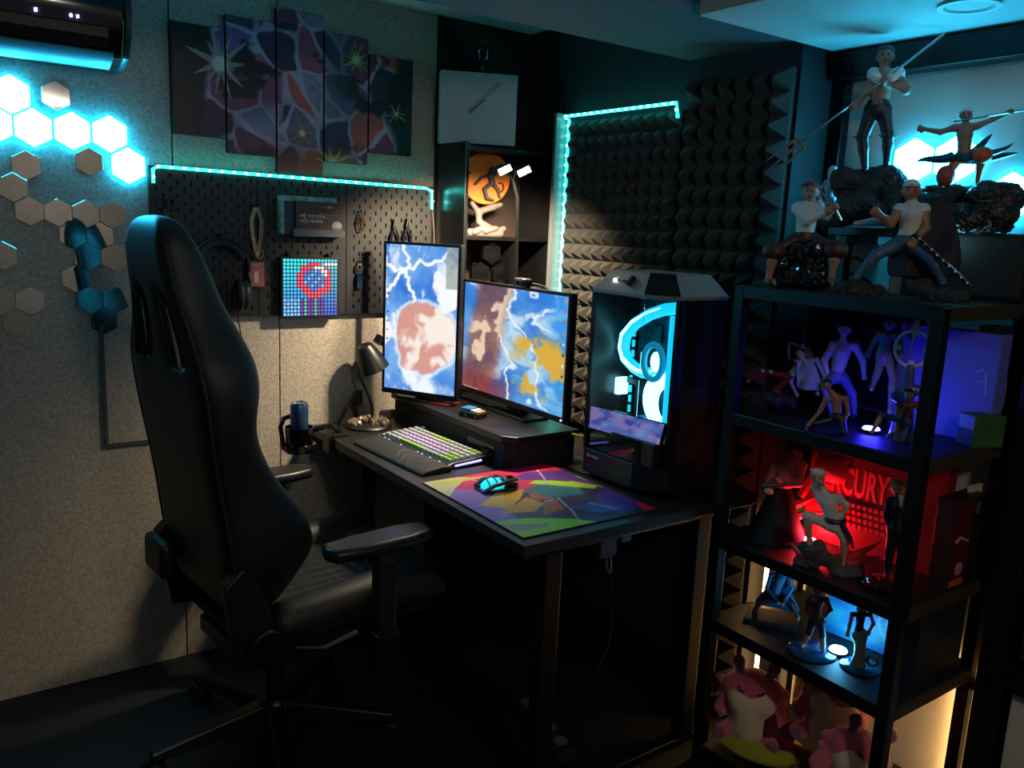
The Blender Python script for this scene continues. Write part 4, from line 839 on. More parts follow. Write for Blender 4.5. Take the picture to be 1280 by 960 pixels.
# two-headed lamp on a slim pole
tl = thing('two_head_lamp', 'slim black pole lamp with two small glowing heads beside the corner shelf', 'lamp', (1.69, 2.35, .75))
MB().lathe([(.045, 0), (.045, .01), (.012, .015)], n=24).build('base', 'satin black metal', tl, True)
MB().tube([(0, 0, .01), (-.005, -.005, .40), (-.015, -.015, .58), (-.05, -.05, .80), (-.10, -.09, .858)], .0055, 8).build('pole', 'satin black metal', tl, True)
for x0, y0 in ((-.172, -.145), (-.105, -.155)):
    MB().tube([(-.098, -.088, .857), (x0*.6-.05, y0*.8, .88), (x0+.004, y0+.012, .886)], .004, 8).build('arm', 'satin black metal', tl, True)
    RR = Matrix.Rotation(R(-36), 3, 'Z') @ Matrix.Rotation(R(-28), 3, 'Y') @ Matrix.Rotation(R(38), 3, 'X')
    hd = MB().box((x0, y0, .882), (.046, .012, .026), rot=RR).build('lamp_head', 'satin black metal', tl, bevel=.003)
    q = RR @ Vector((0, -.0075, 0)); MB().box((x0+q.x, y0+q.y, .882+q.z), (.04, .004, .02), rot=RR).build('lamp_glow', 'warm bulb', hd)
    q = RR @ Vector((0, -.035, -.01)); l = bpy.data.lights.new('lamp_head_light', 'SPOT'); l.energy = LAMP_W; l.spot_size = R(136); l.spot_blend = .75; l.color = (1, .78, .52); l.shadow_soft_size = .02; o = bpy.data.objects.new('lamp_head_light', l); C.objects.link(o); o.parent = tl; o.location = (x0+q.x, y0+q.y, .882+q.z); o.rotation_euler = Vector((.14, .44, -.88)).to_track_quat('-Z', 'Y').to_euler()
# ------------------------------------------------------------------ acoustic foam
FM = MATS['foam charcoal']; FO = {}
def foam(y1, z0, w_, h_, nx, nz, depth, label, group, x=1.95):
    """tile on the right wall: from y1 going toward the camera by w_, up from z0"""
    t = thing('foam_panel', label, 'foam panel', (x, y1, z0), -90, group); key = (w_, h_, nx, nz, depth)
    if key in FO:
        for ch_ in FO[key].children: share(ch_, ch_.name.split('.')[0], t)
        return t
    FO[key] = t
    MB().b2((.001, -.018, .001), (w_-.001, 0, h_-.001)).build('foam_base', FM, t)
    v = []; f = []; a = w_/nx; b_ = h_/nz; y0 = -.018
    for i in range(nx):
        for j in range(nz):
            n = len(v); x0, zz = i*a, j*b_
            v += [(x0, y0, zz), (x0+a, y0, zz), (x0+a, y0, zz+b_), (x0, y0, zz+b_), (x0+a*.44, y0-depth, zz+b_*.44), (x0+a*.56, y0-depth, zz+b_*.44), (x0+a*.56, y0-depth, zz+b_*.56), (x0+a*.44, y0-depth, zz+b_*.56)]
            f += [(n+4, n+5, n+6, n+7)]+[(n+k, n+(k+1) % 4, n+4+(k+1) % 4, n+4+k) for k in range(4)]
    MB().add(v, f).build('pyramids', FM, t)
    return t
for i, z in enumerate((1.30, .76)): foam(2.395, z, .53, .53 if i == 0 else .54, 10, 10, .035, ('upper foam panel framed by the cyan light strip', 'foam panel behind the wide monitor, below the framed one')[i], 'foam panels inside the light strip')
for i, z in enumerate((1.535, 1.165, .795, .425, .055)):
    foam(1.845, z, .37, .37, 6, 6, .045, ('topmost foam panel between light strip and window niche', 'second foam panel down, above the computer tower', 'third foam panel down, behind the computer tower and rack', 'fourth foam panel down, behind the rack posts', 'lowest foam panel behind the rack')[i], 'foam panels beside the window niche')
ledstrip('led_strip', 'cyan light strip framing the foam panel on the right wall', [(1.93, 2.41, .95), (1.93, 2.41, 1.838), (1.90, 2.40, 1.845), (1.90, 1.862, 1.843), (1.90, 1.852, 1.80)], .034, .005, (-1, 0, 0))
foam_edge = MB().b2((1.885, 2.425, .76), (1.95, 2.44, 1.86)); tag(foam_edge.build('strip_batten', 'grey plastic', bevel=.002), 'grey upright batten beside the cyan light strip', 'batten')
# ------------------------------------------------------------------ rack
rk = thing('display_rack', 'open black metal rack with five shelves of figurines', 'rack', (1.69, .865, 0))
RW, RD = .525, .37
for x in (0, RD):
    for y in (0, RW): MB().b2((x, y-.016 if y else y, 0), (x+.03, y+.014 if y else y+.03, 1.33)).build('post', 'satin black metal', rk, bevel=.002)
SHZ = (1.335, 1.008, .67, .432, .06)
SHM = mat('rack board', '#131211', .5, var=.2, scale=25); MB().b2((RD+.02, .245, 1.015), (RD+.026, RW-.02, 1.29)).build('back_panel', 'matte black', rk)
RAIL = mat('warm lit rail', '#3d3226', .5, .3)  # brown tone paints in the warm light on the rails
for z in SHZ:
    MB().b2((.004, .006, z-.014), (RD+.026, RW+.01, z)).build('shelf_board', SHM, rk, bevel=.001)
    for y in (.0, RW-.004): MB().b2((.03, y, z-.034), (RD, y+.018, z-.002)).build('side_rail', RAIL, rk, bevel=.002)
    for x in (0.002, RD+.01): MB().b2((x, .03, z-.032), (x+.016, RW-.014, z-.001)).build('cross_rail', 'satin black metal', rk, bevel=.002)
FIGS = {}          # figurine stances: base point, facing, joints (x, z) in mm
FIGS['spear'] = ((1.96, 1.235, 1.622), -60, {'he': (2, 280), 'ch': (3, 225), 'pe': (-2, 159), 'sl': (-16, 236), 'el': (-33, 196), 'hl': (-52, 166), 'sr': (31, 235), 'er': (57, 197), 'hr': (15, 213), 'il': (-14, 154), 'kl': (-29, 89), 'fl': (-14, 10), 'ir': (12, 153), 'kr': (30, 92), 'fr': (34, 26), 't0': (-244, 5), 't1': (-172, 73), 't2': (125, 319)})
FIGS['acro'] = ((1.96, 1.035, 1.581), -60, {'he': (16, 167), 'ch': (19, 125), 'pe': (23, 77), 'sl': (-4, 139), 'el': (-31, 130), 'hl': (-67, 136), 'sr': (39, 142), 'er': (72, 156), 'hr': (98, 169), 'il': (12, 72), 'kl': (-5, 36), 'fl': (-22, 3), 'ir': (35, 72), 'kr': (58, 77), 'fr': (58, 16), 's0': (-8, 151), 's1': (143, 177), 'w0': (-67, 68), 'w1': (114, 107)})
FIGS['sit'] = ((1.79, 1.272, 1.335), -60, {'he': (-7, 234), 'ch': (-9, 184), 'pe': (-12, 125), 'sl': (-34, 195), 'el': (-3, 165), 'hl': (35, 186), 'sr': (12, 200), 'er': (36, 178), 'hr': (52, 194), 'il': (-27, 120), 'kl': (-75, 88), 'fl': (-83, 16), 'ir': (5, 122), 'kr': (66, 99), 'fr': (63, 26), 'b0': (58, 179), 'b1': (-40, 302), 'rk': (-5, 70)})
FIGS['tank'] = ((1.8, 1.026, 1.335), -60, {'he': (-5, 236), 'ch': (3, 184), 'pe': (-1, 125), 'sl': (-24, 194), 'el': (-38, 162), 'hl': (-65, 182), 'sr': (25, 196), 'er': (33, 156), 'hr': (13, 126), 'il': (-11, 123), 'kl': (-58, 94), 'fl': (-93, 43), 'ir': (11, 120), 'kr': (51, 93), 'fr': (82, 42), 's0': (11, 143), 's1': (134, 37), 'c0': (-35, 232), 'c1': (76, 226), 'c2': (121, 57), 'c3': (-33, 74), 'ra': (-94, 19), 'rb': (62, 30)})
FIGS['reclin'] = ((1.845, 1.368, 1.008), -60, {'he': (56, 157), 'ch': (75, 128), 'pe': (32, 91), 'sl': (50, 131), 'el': (40, 75), 'hl': (57, 46), 'sr': (97, 141), 'er': (121, 101), 'hr': (110, 57), 'il': (22, 90), 'kl': (-24, 95), 'fl': (-69, 66), 'ir': (31, 82), 'kr': (1, 48), 'fr': (38, 27), 'rk': (-23, 19), 'rk2': (40, 16)})
FIGS['crouch'] = ((1.753, 1.12, 1.008), -60, {'he': (-27, 113), 'ch': (-3, 81), 'pe': (3, 39), 'sl': (-26, 75), 'el': (-37, 44), 'hl': (-56, 16), 'sr': (17, 84), 'er': (26, 50), 'hr': (15, 22), 'il': (-7, 30), 'kl': (-42, 18), 'fl': (-62, 1), 'ir': (14, 33), 'kr': (24, 7), 'fr': (8, -9)})
FIGS['bluebig'] = ((1.942, 1.2, 1.008), -60, {'he': (-38, 226), 'ch': (-38, 168), 'pe': (-44, 104), 'sl': (-59, 182), 'el': (-78, 143), 'hl': (-64, 102), 'sr': (-9, 187), 'er': (14, 152), 'hr': (21, 116), 'il': (-50, 100), 'kl': (-71, 76), 'fl': (-43, 3), 'ir': (-27, 102), 'kr': (-1, 63), 'fr': (11, 6)})
FIGS['kick'] = ((1.93, 1.116, 1.008), -60, {'he': (-1, 254), 'ch': (-5, 224), 'pe': (-8, 184), 'sl': (-20, 230), 'el': (-32, 205), 'hl': (-40, 180), 'sr': (12, 229), 'er': (26, 207), 'hr': (32, 184), 'il': (-11, 179), 'kl': (-13, 139), 'fl': (-23, 92), 'ir': (0, 181), 'kr': (21, 127), 'fr': (24, 37)})
FIGS['ring'] = ((1.84, 0.992, 1.16), -60, {'c': (-9, 62), 'r': (23, 65), 't': (-7, 124)})
FIGS['vest'] = ((1.796, 0.969, 1.008), -60, {'he': (-4, 118), 'ch': (-2, 89), 'pe': (-10, 58), 'sl': (-21, 90), 'el': (-20, 53), 'hl': (-19, 18), 'sr': (16, 95), 'er': (26, 59), 'hr': (20, 10), 'il': (-17, 57), 'kl': (-54, 60), 'fl': (-69, 20), 'ir': (-1, 54), 'kr': (-8, 38), 'fr': (-35, 15)})
FIGS['robe'] = ((1.822, 1.297, 0.67), -60, {'he': (27, 238), 'ch': (6, 183), 'pe': (0, 105), 'sl': (-23, 189), 'el': (-38, 136), 'hl': (-12, 163), 'sr': (44, 211), 'er': (44, 163), 'hr': (-19, 148), 'il': (-14, 96), 'kl': (-34, 32), 'fl': (-38, -37), 'ir': (15, 101), 'kr': (36, 45), 'fr': (34, -34)})
FIGS['kicker'] = ((1.749, 1.096, 0.67), -60, {'he': (-42, 227), 'ch': (-11, 169), 'pe': (6, 118), 'sl': (-29, 173), 'el': (-47, 199), 'hl': (-34, 217), 'sr': (9, 184), 'er': (29, 168), 'hr': (21, 141), 'il': (-5, 115), 'kl': (-55, 136), 'fl': (-41, 74), 'ir': (17, 114), 'kr': (35, 83), 'fr': (37, 29), 'rk': (-26, 40)})
FIGS['suit'] = ((1.798, 0.947, 0.67), -60, {'he': (-21, 238), 'ch': (-13, 198), 'pe': (-10, 144), 'sl': (-34, 205), 'el': (-37, 168), 'hl': (-26, 137), 'sr': (4, 208), 'er': (16, 173), 'hr': (13, 141), 'il': (-18, 139), 'kl': (-20, 84), 'fl': (-20, 29), 'ir': (0, 143), 'kr': (6, 90), 'fr': (10, 28), 'ball': (-14, 262)})
FIGS['blade'] = ((1.837, 1.291, 0.432), -60, {'he': (-2, 164), 'ch': (9, 125), 'pe': (-1, 70), 'sl': (-15, 129), 'el': (-23, 88), 'hl': (8, 65), 'sr': (30, 139), 'er': (42, 103), 'hr': (25, 64), 'il': (-13, 65), 'kl': (-40, 37), 'fl': (-56, -16), 'ir': (16, 71), 'kr': (46, 58), 'fr': (66, 23), 'b0': (35, 71), 'b1': (-132, 22)})
FIGS['redshirt'] = ((1.778, 1.124, 0.432), -60, {'he': (-2, 166), 'ch': (-1, 136), 'pe': (0, 87), 'sl': (-20, 136), 'el': (-21, 106), 'hl': (-11, 91), 'sr': (19, 145), 'er': (31, 122), 'hr': (21, 107), 'il': (-8, 81), 'kl': (-11, 52), 'fl': (-23, 14), 'ir': (12, 86), 'kr': (20, 49), 'fr': (27, 1)})
FIGS['lady'] = ((1.818, 1.01, 0.432), -60, {'he': (-19, 157), 'ch': (-18, 128), 'pe': (-17, 86), 'sl': (-37, 132), 'el': (-40, 101), 'hl': (-42, 80), 'sr': (2, 141), 'er': (12, 119), 'hr': (4, 96), 'il': (-23, 78), 'kl': (-12, 45), 'fl': (-4, 5), 'ir': (-9, 82), 'kr': (-4, 48), 'fr': (3, 7)})
# ------------------------------------------------------------------ figurines
SK = {}
def fm(col, rough=.5): return mat('figure '+col, col, rough)
def person(key, label, H, skin, top, bottom, shoe, hair, Y=None, bulk=1., bare_arms=False, shorts=False, hairlen=0, cap=None, open_hand=None, look=(0, 0), zoff=0, sleeves=True):
    base, rz, J = FIGS[key]; Y = Y or {}
    base = (base[0], base[1], base[2]+zoff)
    t = thing('figurine', label, 'figurine', base, rz, 'figurines on the rack'); u = H/100
    def P(k): x, z = J[k]; return np.array((x/1000, Y.get(k, 0)/1000, z/1000))
    he, ch_, pe = P('he'), P('ch'), P('pe'); b = bulk
    nk = ch_+(he-ch_)*.5; wa = (ch_+pe)/2; caps = []
    hr = 6.1*u; fw = np.array((look[0], -1, look[1])); fw = fw/np.linalg.norm(fw); side = np.cross(fw, (0, 0, 1)); side /= np.linalg.norm(side)
    caps += [(he+(0, 0, .9*u), he-(0, 0, 1.2*u), hr, hr*.92, 0), (he-(0, 0, 1.5*u)+fw*1.4*u, he-(0, 0, 4.6*u)+fw*2.6*u, hr*.62, hr*.4, 0), (he+fw*5.6*u-(0, 0, 1.2*u), he+fw*6.6*u-(0, 0, 2.4*u), .8*u, 1.1*u, 0)]
    for s in (-1, 1): caps.append((he+side*s*5.9*u-(0, 0, .5*u), he+side*s*6.1*u-(0, 0, 2.2*u), 1.1*u, .8*u, 0))
    caps += [(he-(0, 0, 4*u), nk, 3.0*u, 3.4*u, 0), (nk, ch_, 3.6*u, 7.5*u*b, 1), (ch_, wa, 8.2*u*b, 6.6*u*b, 1), (wa, wa+(pe-wa)*.45, 6.6*u*b, 6.7*u, 1), (wa+(pe-wa)*.75, pe-(pe-wa)/max(np.linalg.norm(pe-wa), 1e-6)*-1.5*u, 6.9*u, 7.3*u, 2), (P('sl'), P('sr'), 4.4*u*b, 4.4*u*b, 1)]
    for s in 'lr':
        sh, el, ha = P('s'+s), P('e'+s), P('h'+s); am = 1 if sleeves else 0
        caps += [(sh, el, 4.0*u*b, 3.2*u*b, 1 if not bare_arms else 0), (el, ha, 3.2*u*b, 2.3*u, am if not bare_arms else 0)]
        d = ha-el; d = d/max(np.linalg.norm(d), 1e-6); w_ = np.cross(d, (0, 1, 0)); w_ = w_/max(np.linalg.norm(w_), 1e-6); palm = ha+d*2.4*u
        caps.append((ha, palm, 2.2*u, 2.3*u, 0))
        if open_hand == s:
            for i, a in enumerate((-.55, -.2, .12, .45)): dd = d*math.cos(a)+w_*math.sin(a); caps.append((palm+w_*(i-1.5)*1.1*u, palm+w_*(i-1.5)*1.1*u+dd*(5.2-abs(i-1.5)*.6)*u, .95*u, .75*u, 0))
            caps.append((ha+w_*1.6*u, ha+w_*4.5*u+d*1.6*u, 1.0*u, .8*u, 0))
        else:                                                   # fingers curled round what is held
            for i in range(4):
                q = palm+w_*(i-1.5)*1.15*u; caps.append((q, q+d*1.5*u+np.array((0, -1.8, 0))*u, .95*u, .9*u, 0)); caps.append((q+d*1.5*u+np.array((0, -1.8, 0))*u, q+np.array((0, -3.0, 0))*u, .9*u, .7*u, 0))
            caps.append((ha+w_*1.5*u, palm+w_*1.8*u+np.array((0, -2.4, 0))*u, 1.0*u, .8*u, 0))
        hi, kn_, ft = P('i'+s), P('k'+s), P('f'+s)
        caps += [(pe, hi, 6.4*u, 6.0*u, 2), (hi, kn_, 5.9*u, 4.4*u, 2)]
        sm = 0 if shorts else 2
        cal = kn_+(ft-kn_)*.35; caps += [(kn_, cal, 4.1*u, 3.9*u, sm), (cal, ft, 3.9*u, 2.4*u, sm), (ft+(0, 0, .5*u), ft+np.array((0, -5.5*u, -1.0*u)), 2.5*u, 2.1*u, 3)]
    body = blob('body', caps, u*1.05, [fm(skin), fm(top), fm(bottom), fm(shoe), fm(hair)], t, .9)
    for s in (-1, 1): MB().ell(he+fw*5.5*u+side*s*2.2*u+np.array((0, 0, .3*u)), (.75*u, .6*u, .95*u), 8, 6).build('eye', fm('#15100e', .3), t, True)
    MB().ell(he+fw*5.3*u-np.array((0, 0, 4.2*u)), (1.5*u, .7*u, .4*u), 8, 6).build('mouth', fm('#6a332c'), t, True)
    hc = [(he+(0, 0, 2.2*u)-fw*.8*u, he+(0, 0, .5*u)-fw*2.4*u, hr*1.03, hr*1.02, 0)]
    r_ = random.Random(hash(key) % 1000 if False else sum(map(ord, key)))
    if cap is None:
        for k in range(11):
            a = r_.uniform(-1.9, 1.9); d = np.array((math.sin(a), .6-.5*abs(math.cos(a))*0, 0)); q = he+(0, 0, 2*u)-fw*1.5*u
            tip = q+np.array((math.sin(a)*8, r_.uniform(-2, 7), r_.uniform(2, 7)-abs(a)*2.2))*u; hc.append((q, tip, 3.2*u, .9*u, 0))
    for k in range(hairlen): hc.append((he-fw*4*u, he+np.array((r_.uniform(-6, 6)*u, (5+r_.uniform(0, 3))*u, -(8+k*3)*u)), 4*u, 2.2*u, 0))
    blob('hair' if cap is None else 'cap', hc, u*1.1, [fm(hair if cap is None else cap)], t, .7)
    if cap is not None: MB().prism([((5.6*math.cos(R(a)))*u, (-4-5*math.sin(R(a)))*u) for a in range(0, 181, 20)], 0, .9*u, 'xy', M=Matrix.Translation(he+(0, 0, 2.6*u))).build('cap_peak', fm(cap), t, True)
    return t, P, u
ROCK = mat('figure rock', '#1d1c20', .7, var=.5, scale=40); 
def rock(t, name, pts, r, m=ROCK, vox=.0035, seed=1, up=.6):
    q = random.Random(seed); caps = []
    for p in pts:
        for k in range(9):
            a = np.array(p)+np.array((q.uniform(-1, 1), q.uniform(-.7, .7), q.uniform(-.5, up)))*r*.6; caps.append((a, a+np.array((q.uniform(-1, 1), q.uniform(-.6, .6), q.uniform(-.5, .5)))*r*.4, r*q.uniform(.35, .6), r*q.uniform(.25, .5), 0))
    o = blob(name, caps, max(vox, r*.16), [m], t, .8); me = o.data                 # faceted, chipped stone
    for v_ in me.vertices: v_.co += Vector((q.uniform(-1, 1), q.uniform(-1, 1), q.uniform(-1, 1)))*r*.05
    me.polygons.foreach_set('use_smooth', [False]*len(me.polygons)); return o
def blade(t, name, a, b, w0, m, w1=None, th=.0014):
    """flat tapering blade from a to b in the local xz plane"""
    a, b = Vector(a), Vector(b); d = (b-a).normalized(); n = Vector((-d.z, 0, d.x)); w1 = w0*.3 if w1 is None else w1; o = Vector((0, th, 0))
    v = [a-n*w0-o, a+n*w0-o, b+n*w1-o, b-n*w1-o, a-n*w0+o, a+n*w0+o, b+n*w1+o, b-n*w1+o]
    return MB().add(v, [(0, 1, 2, 3), (7, 6, 5, 4), (0, 4, 5, 1), (1, 5, 6, 2), (2, 6, 7, 3), (3, 7, 4, 0)]).build(name, m, t)
def sheet(t, name, rows_, m, th=.003, sub=1):
    """soft cloth: rows of points, thickened"""
    v = [p for r_ in rows_ for p in r_]; k = len(rows_[0]); f = [(i*k+j, i*k+j+1, (i+1)*k+j+1, (i+1)*k+j) for i in range(len(rows_)-1) for j in range(k-1)]
    o = MB().add(v, f).build(name, m, t, True); q = o.modifiers.new('t', 'SOLIDIFY'); q.thickness = th
    if sub: q = o.modifiers.new('s', 'SUBSURF'); q.levels = sub; q.render_levels = sub
    return o
STEEL = mat('blade steel', '#b8bcc4', .18, .95)
# display riser on the top shelf with things under it
dr_ = thing('display_step', 'black step on the top shelf carrying the back figurines', 'stand', (1.99, 1.06, 1.335), -90)
MB().b2((-.23, -.10, .135), (.0, .08, .155)).build('top', 'satin black metal', dr_, bevel=.002)
for x in (-.21, -.03): MB().b2((x, -.08, 0), (x+.022, .06, .135)).build('leg', 'satin black metal', dr_, bevel=.001)
# 1 spearman
t, P, u = person('spear', 'tallest figurine, bare-chested with white collar, leaning on a long trident', .315, '#8a6350', '#8a6350', '#14161a', '#101012', '#4a1f20', Y={'hl': -16, 'el': -8, 'hr': -26, 'er': -12, 'sl': 2}, bulk=1.02, bare_arms=True)
WF = fm('#c4c2bc', .9)
blob('collar', [(P('sl')+(-.004, .0, .004), P('ch')+(-.014, -.024, .0), .016, .012, 0), (P('sr')+(.004, 0, .004), P('ch')+(.018, -.024, .0), .016, .012, 0), (P('sl')+(0, .014, .006), P('sr')+(0, .014, .006), .013, .013, 0), (P('sr')+(.006, .004, 0), P('sr')+(.016, .006, -.012), .01, .006, 0), (P('sl')+(-.006, .004, 0), P('sl')+(-.012, .006, -.02), .01, .006, 0)], .0028, [WF], t)
MB().lathe([(.024, -.006), (.025, .0), (.024, .006)], P('pe')+np.array((0, -.002, .012)), 20, sy=.9).build('belt', fm('#1d1a18', .4), t, True); MB().cyl(P('pe')+np.array((-.004, -.021, .012)), P('pe')+np.array((-.004, -.027, .012)), .008, n=16).build('buckle', 'chrome', t, True)
sft = [Vector((J_[0]/1000, -.03, J_[1]/1000)) for J_ in (FIGS['spear'][2]['t1'], FIGS['spear'][2]['t2'])]; tip = Vector((FIGS['spear'][2]['t0'][0]/1000, -.034, FIGS['spear'][2]['t0'][1]/1000))
tr = MB().tube([sft[0], (sft[0]+sft[1])/2, sft[1]], [.0026, .0022, .0034], 8).build('trident_shaft', STEEL, t, True); d = (tip-sft[0]); nrm = Vector((-d.z, 0, d.x)).normalized()
for k, s in ((-1, .95), (0, 1.12), (1, .85)):
    blade(tr, 'trident_prong', sft[0]+nrm*k*.014, sft[0]+d*s+nrm*k*.022, .0045, STEEL, .0008); 
MB().cyl(sft[0]+nrm*-.018, sft[0]+nrm*.018, .004, n=8).build('trident_crossbar', mat('gilt', '#8a7a4a', .3, .7), tr, True)
for s, k in (('l', 'kl'), ('r', 'kr')):
    for a in range(0, 360, 60): MB().cyl(P(k)+np.array((.010*math.cos(R(a)), .010*math.sin(R(a)), -.004)), P(k)+np.array((.024*math.cos(R(a)), .024*math.sin(R(a)), .004)), .003, .0004, 6).build('knee_spike', 'black plastic', t, True)
rock(t, 'rock_base', [(-.05, 0, -.03), (0, 0, -.03), (.04, 0, -.02), (-.02, -.01, -.08), (.04, 0, -.085), (-.07, 0, -.10), (.09, .0, -.09)], .05, seed=3)
# pale slim statuette and pale lying one
ps = thing('statuette', 'pale slender statuette standing left of the tall figurine', 'statuette', (1.96, 1.345, 1.49), -60); PL = mat('pale resin', '#8fa3a4', .35)
blob('body', [((0, 0, .135), (.002, 0, .145), .011, .012, 0), ((0, 0, .13), (-.002, 0, .10), .007, .013, 0), ((-.002, 0, .10), (.0, 0, .07), .012, .010, 0), ((0, 0, .07), (-.008, 0, .035), .012, .009, 0), ((-.008, 0, .035), (-.004, 0, .004), .009, .010, 0), ((.008, 0, .07), (.01, -.004, .035), .011, .008, 0), ((.01, -.004, .035), (.006, -.006, .004), .008, .008, 0), ((-.012, 0, .115), (-.024, -.004, .09), .006, .005, 0), ((-.024, -.004, .09), (-.018, -.012, .065), .005, .005, 0), ((.012, 0, .115), (.026, -.004, .10), .006, .005, 0), ((.026, -.004, .10), (.03, -.008, .13), .005, .004, 0), ((0, .006, .15), (.015, .01, .10), .008, .005, 0)], .0026, [PL], ps); MB().lathe([(.03, 0), (.032, .003), (.028, .006)], n=24).build('base', 'matte black', ps, True)
pl_ = thing('statuette', 'pale lying statuette on the rock between the trident bearer and the tank-top figurine', 'statuette', (1.90, 1.115, 1.49), -60)
blob('body', [((-.06, 0, .012), (-.02, 0, .016), .009, .012, 0), ((-.02, 0, .016), (.015, 0, .022), .013, .012, 0), ((.03, 0, .034), (.032, 0, .036), .013, .013, 0), ((.0, -.004, .02), (-.015, -.014, .012), .006, .005, 0), ((.02, -.004, .03), (.03, -.016, .06), .006, .005, 0), ((-.06, 0, .012), (-.09, 0, .008), .009, .006, 0)], .0026, [PL], pl_)
# 2 acrobat with staff
t, P, u = person('acro', 'bare-chested figurine with arms spread, holding a thin staff, in orange trousers', .205, '#7d6254', '#7d6254', '#a8502a', '#2a2a30', '#b9c4c6', Y={'hl': -10, 'hr': -8, 'kr': -20, 'kl': -8}, bare_arms=True, open_hand='l', shorts=False)
MB().ell(P('kr')+np.array((0, -.004, .0)), (.022, .02, .019), 16, 10).build('trouser_puff', fm('#b0481e'), t, True); MB().ell(P('kl')+np.array((-.004, -.002, -.004)), (.02, .018, .024), 16, 10).build('trouser_puff', fm('#8a3c24'), t, True)
MB().tube([P('s0')+(0, -.018, 0), P('s1')+(0, -.012, 0)], .0018, 8).build('staff', STEEL, t, True)
TS = fm('#123c52', .25)
for a, b_, c, d_ in (((.0, -.012, .075), (-.03, -.025, .06), (-.05, -.02, .075), (-.075, -.02, .062)), ((.03, -.01, .072), (.06, -.02, .085), (.085, -.015, .075), (.118, -.01, .105)), ((.03, .01, .075), (.05, .012, .09), (.06, .012, .11), (.075, .014, .128)), ((.04, .0, .07), (.08, .0, .07), (.10, .0, .08), (.13, .004, .085))): MB().tube(bezier(a, b_, c, d_, 8), [.011*(1-i/8)**.6+.0006 for i in range(9)], 8).build('sash', TS, t, True)
MB().lathe([(.02, -.006), (.026, -.01), (.022, .004)], P('pe'), 20).build('waist_sash', TS, t, True)
rock(t, 'rock_base', [(-.03, 0, -.02), (0, 0, -.02), (.05, 0, -.015), (.08, 0, -.03), (.09, 0, -.055), (.0, 0, -.06), (-.05, 0, -.06), (.05, 0, -.06)], .038, seed=8)
# 3 man in white shirt on a rock
t, P, u = person('sit', 'seated figurine in a white shirt and maroon trousers aiming a sword upward', .30, '#9a705c', '#b9bab8', '#3d1a1a', '#6a4c3c', '#6a1e16', Y={'hl': -45, 'hr': -48, 'el': -30, 'er': -28, 'kl': -30, 'kr': -32, 'fl': -25, 'fr': -25, 'he': -4}, shorts=True, bulk=1.1)
blade(t, 'sword_blade', P('b0')+(0, -.05, .012), P('b1')+(0, -.05, 0), .0035, STEEL); MB().tube([P('b0')+(0, -.05, .012), P('b0')+(.014, -.05, -.012)], .0035, 8).build('sword_grip', mat('gilt', '#8a7a4a', .3, .7), t, True)
for k in ('kl', 'kr'): MB().ell(P(k)+np.array((0, .006, .0)), (.03, .026, .024), 16, 10).build('trouser_puff', fm('#3d1a1a'), t, True)
rock(t, 'rock_base', [(-.03, .0, .03), (0, 0, .05), (.02, 0, .03), (-.01, 0, .085)], .045, mat('black gloss rock', '#0c0d14', .15, var=.4, scale=30, coat=.5), seed=11); rock(t, 'skull_pile', [(-.055, -.01, .015), (-.035, -.015, .012)], .02, fm('#8a8880'), .0028, 4)
# 4 tank top
t, P, u = person('tank', 'figurine in white tank top, jeans and white cap striding between two rocks', .30, '#8c6244', '#b5b4b0', '#33506a', '#33506a', '#1a1a1e', Y={'hl': -40, 'el': -12, 'hr': -30, 'er': -8, 'kl': -14, 'kr': -12, 'fl': -10}, bare_arms=True, cap='#b9b6b0', open_hand='l')
sw = MB().tube([P('s0')+(0, -.034, 0), P('s1')+(0, -.03, 0)], .0045, 8).build('sword_sheath', fm('#0e0e10', .3), t, True)
for k in range(9): MB().ell(Vector(P('s0')+(0, -.038, 0)).lerp(Vector(P('s1')+(0, -.034, 0)), .1+k*.105), (.0028, .0028, .0028), 8, 6).build('sheath_dot', 'white plastic', sw, True)
sheet(t, 'cape', [[(x_*1.0, .02+.012*math.sin(x_*90+r_), z_) for x_ in np.linspace(a, b_, 9)] for r_, (a, b_, z_) in enumerate(((-.03, .07, .225), (-.03, .085, .19), (-.03, .10, .15), (-.035, .112, .11), (-.036, .118, .07), (-.034, .10, .045)))], fm('#0d1226', .7))
rock(t, 'rock_base', [(-.12, 0, .008), (-.085, -.01, .012), (-.05, 0, .008)], .024, seed=21); rock(t, 'rock_base', [(.05, 0, .012), (.09, -.01, .012), (.03, 0, .03), (.11, 0, .01)], .026, seed=22)
rc = thing('dark_crystal', 'dark lumpy resin cloud behind the tank-top figurine', 'resin cloud', (1.935, .955, 1.49), -60); rock(rc, 'cloud', [(.0, 0, .02), (.03, 0, .05), (.05, 0, .03), (.02, 0, .08), (.05, .0, .075), (-.05, 0, .03), (-.09, 0, .05)], .04, mat('smoke resin', '#15181c', .5), seed=31)
# speaker, cyan panel box, small spot light under the step
sk_ = thing('speaker', 'black rounded speaker box at the back of the top shelf', 'speaker', (2.03, .955, 1.335), -78)
MB().b2((-.095, -.045, .0), (.085, .045, .155)).build('cabinet', 'matte black', sk_, bevel=.016, seg=4); MB().b2((-.082, -.0465, .012), (.072, -.0445, .143)).build('grille', mat('speaker cloth', '#0d0e10', .9), sk_, bevel=.001)
cbx = thing('round_box', 'smooth cyan-lit drum with black chevrons under the display step', 'drum', (1.99, 1.265, 1.335), -60)
MB().lathe([(.05, 0), (.054, .006), (.054, .105), (.048, .118), (.001, .122)], n=40).build('drum', mat('drum white', '#aab4b8', .4), cbx, True)
for z in (.06, .02): MB().tube([(.055*math.sin(R(a)), -.055*math.cos(R(a)), z+.022-.022*abs(a)/50) for a in range(-50, 51, 10)], .003, 6).build('chevron', 'matte black', cbx, True)
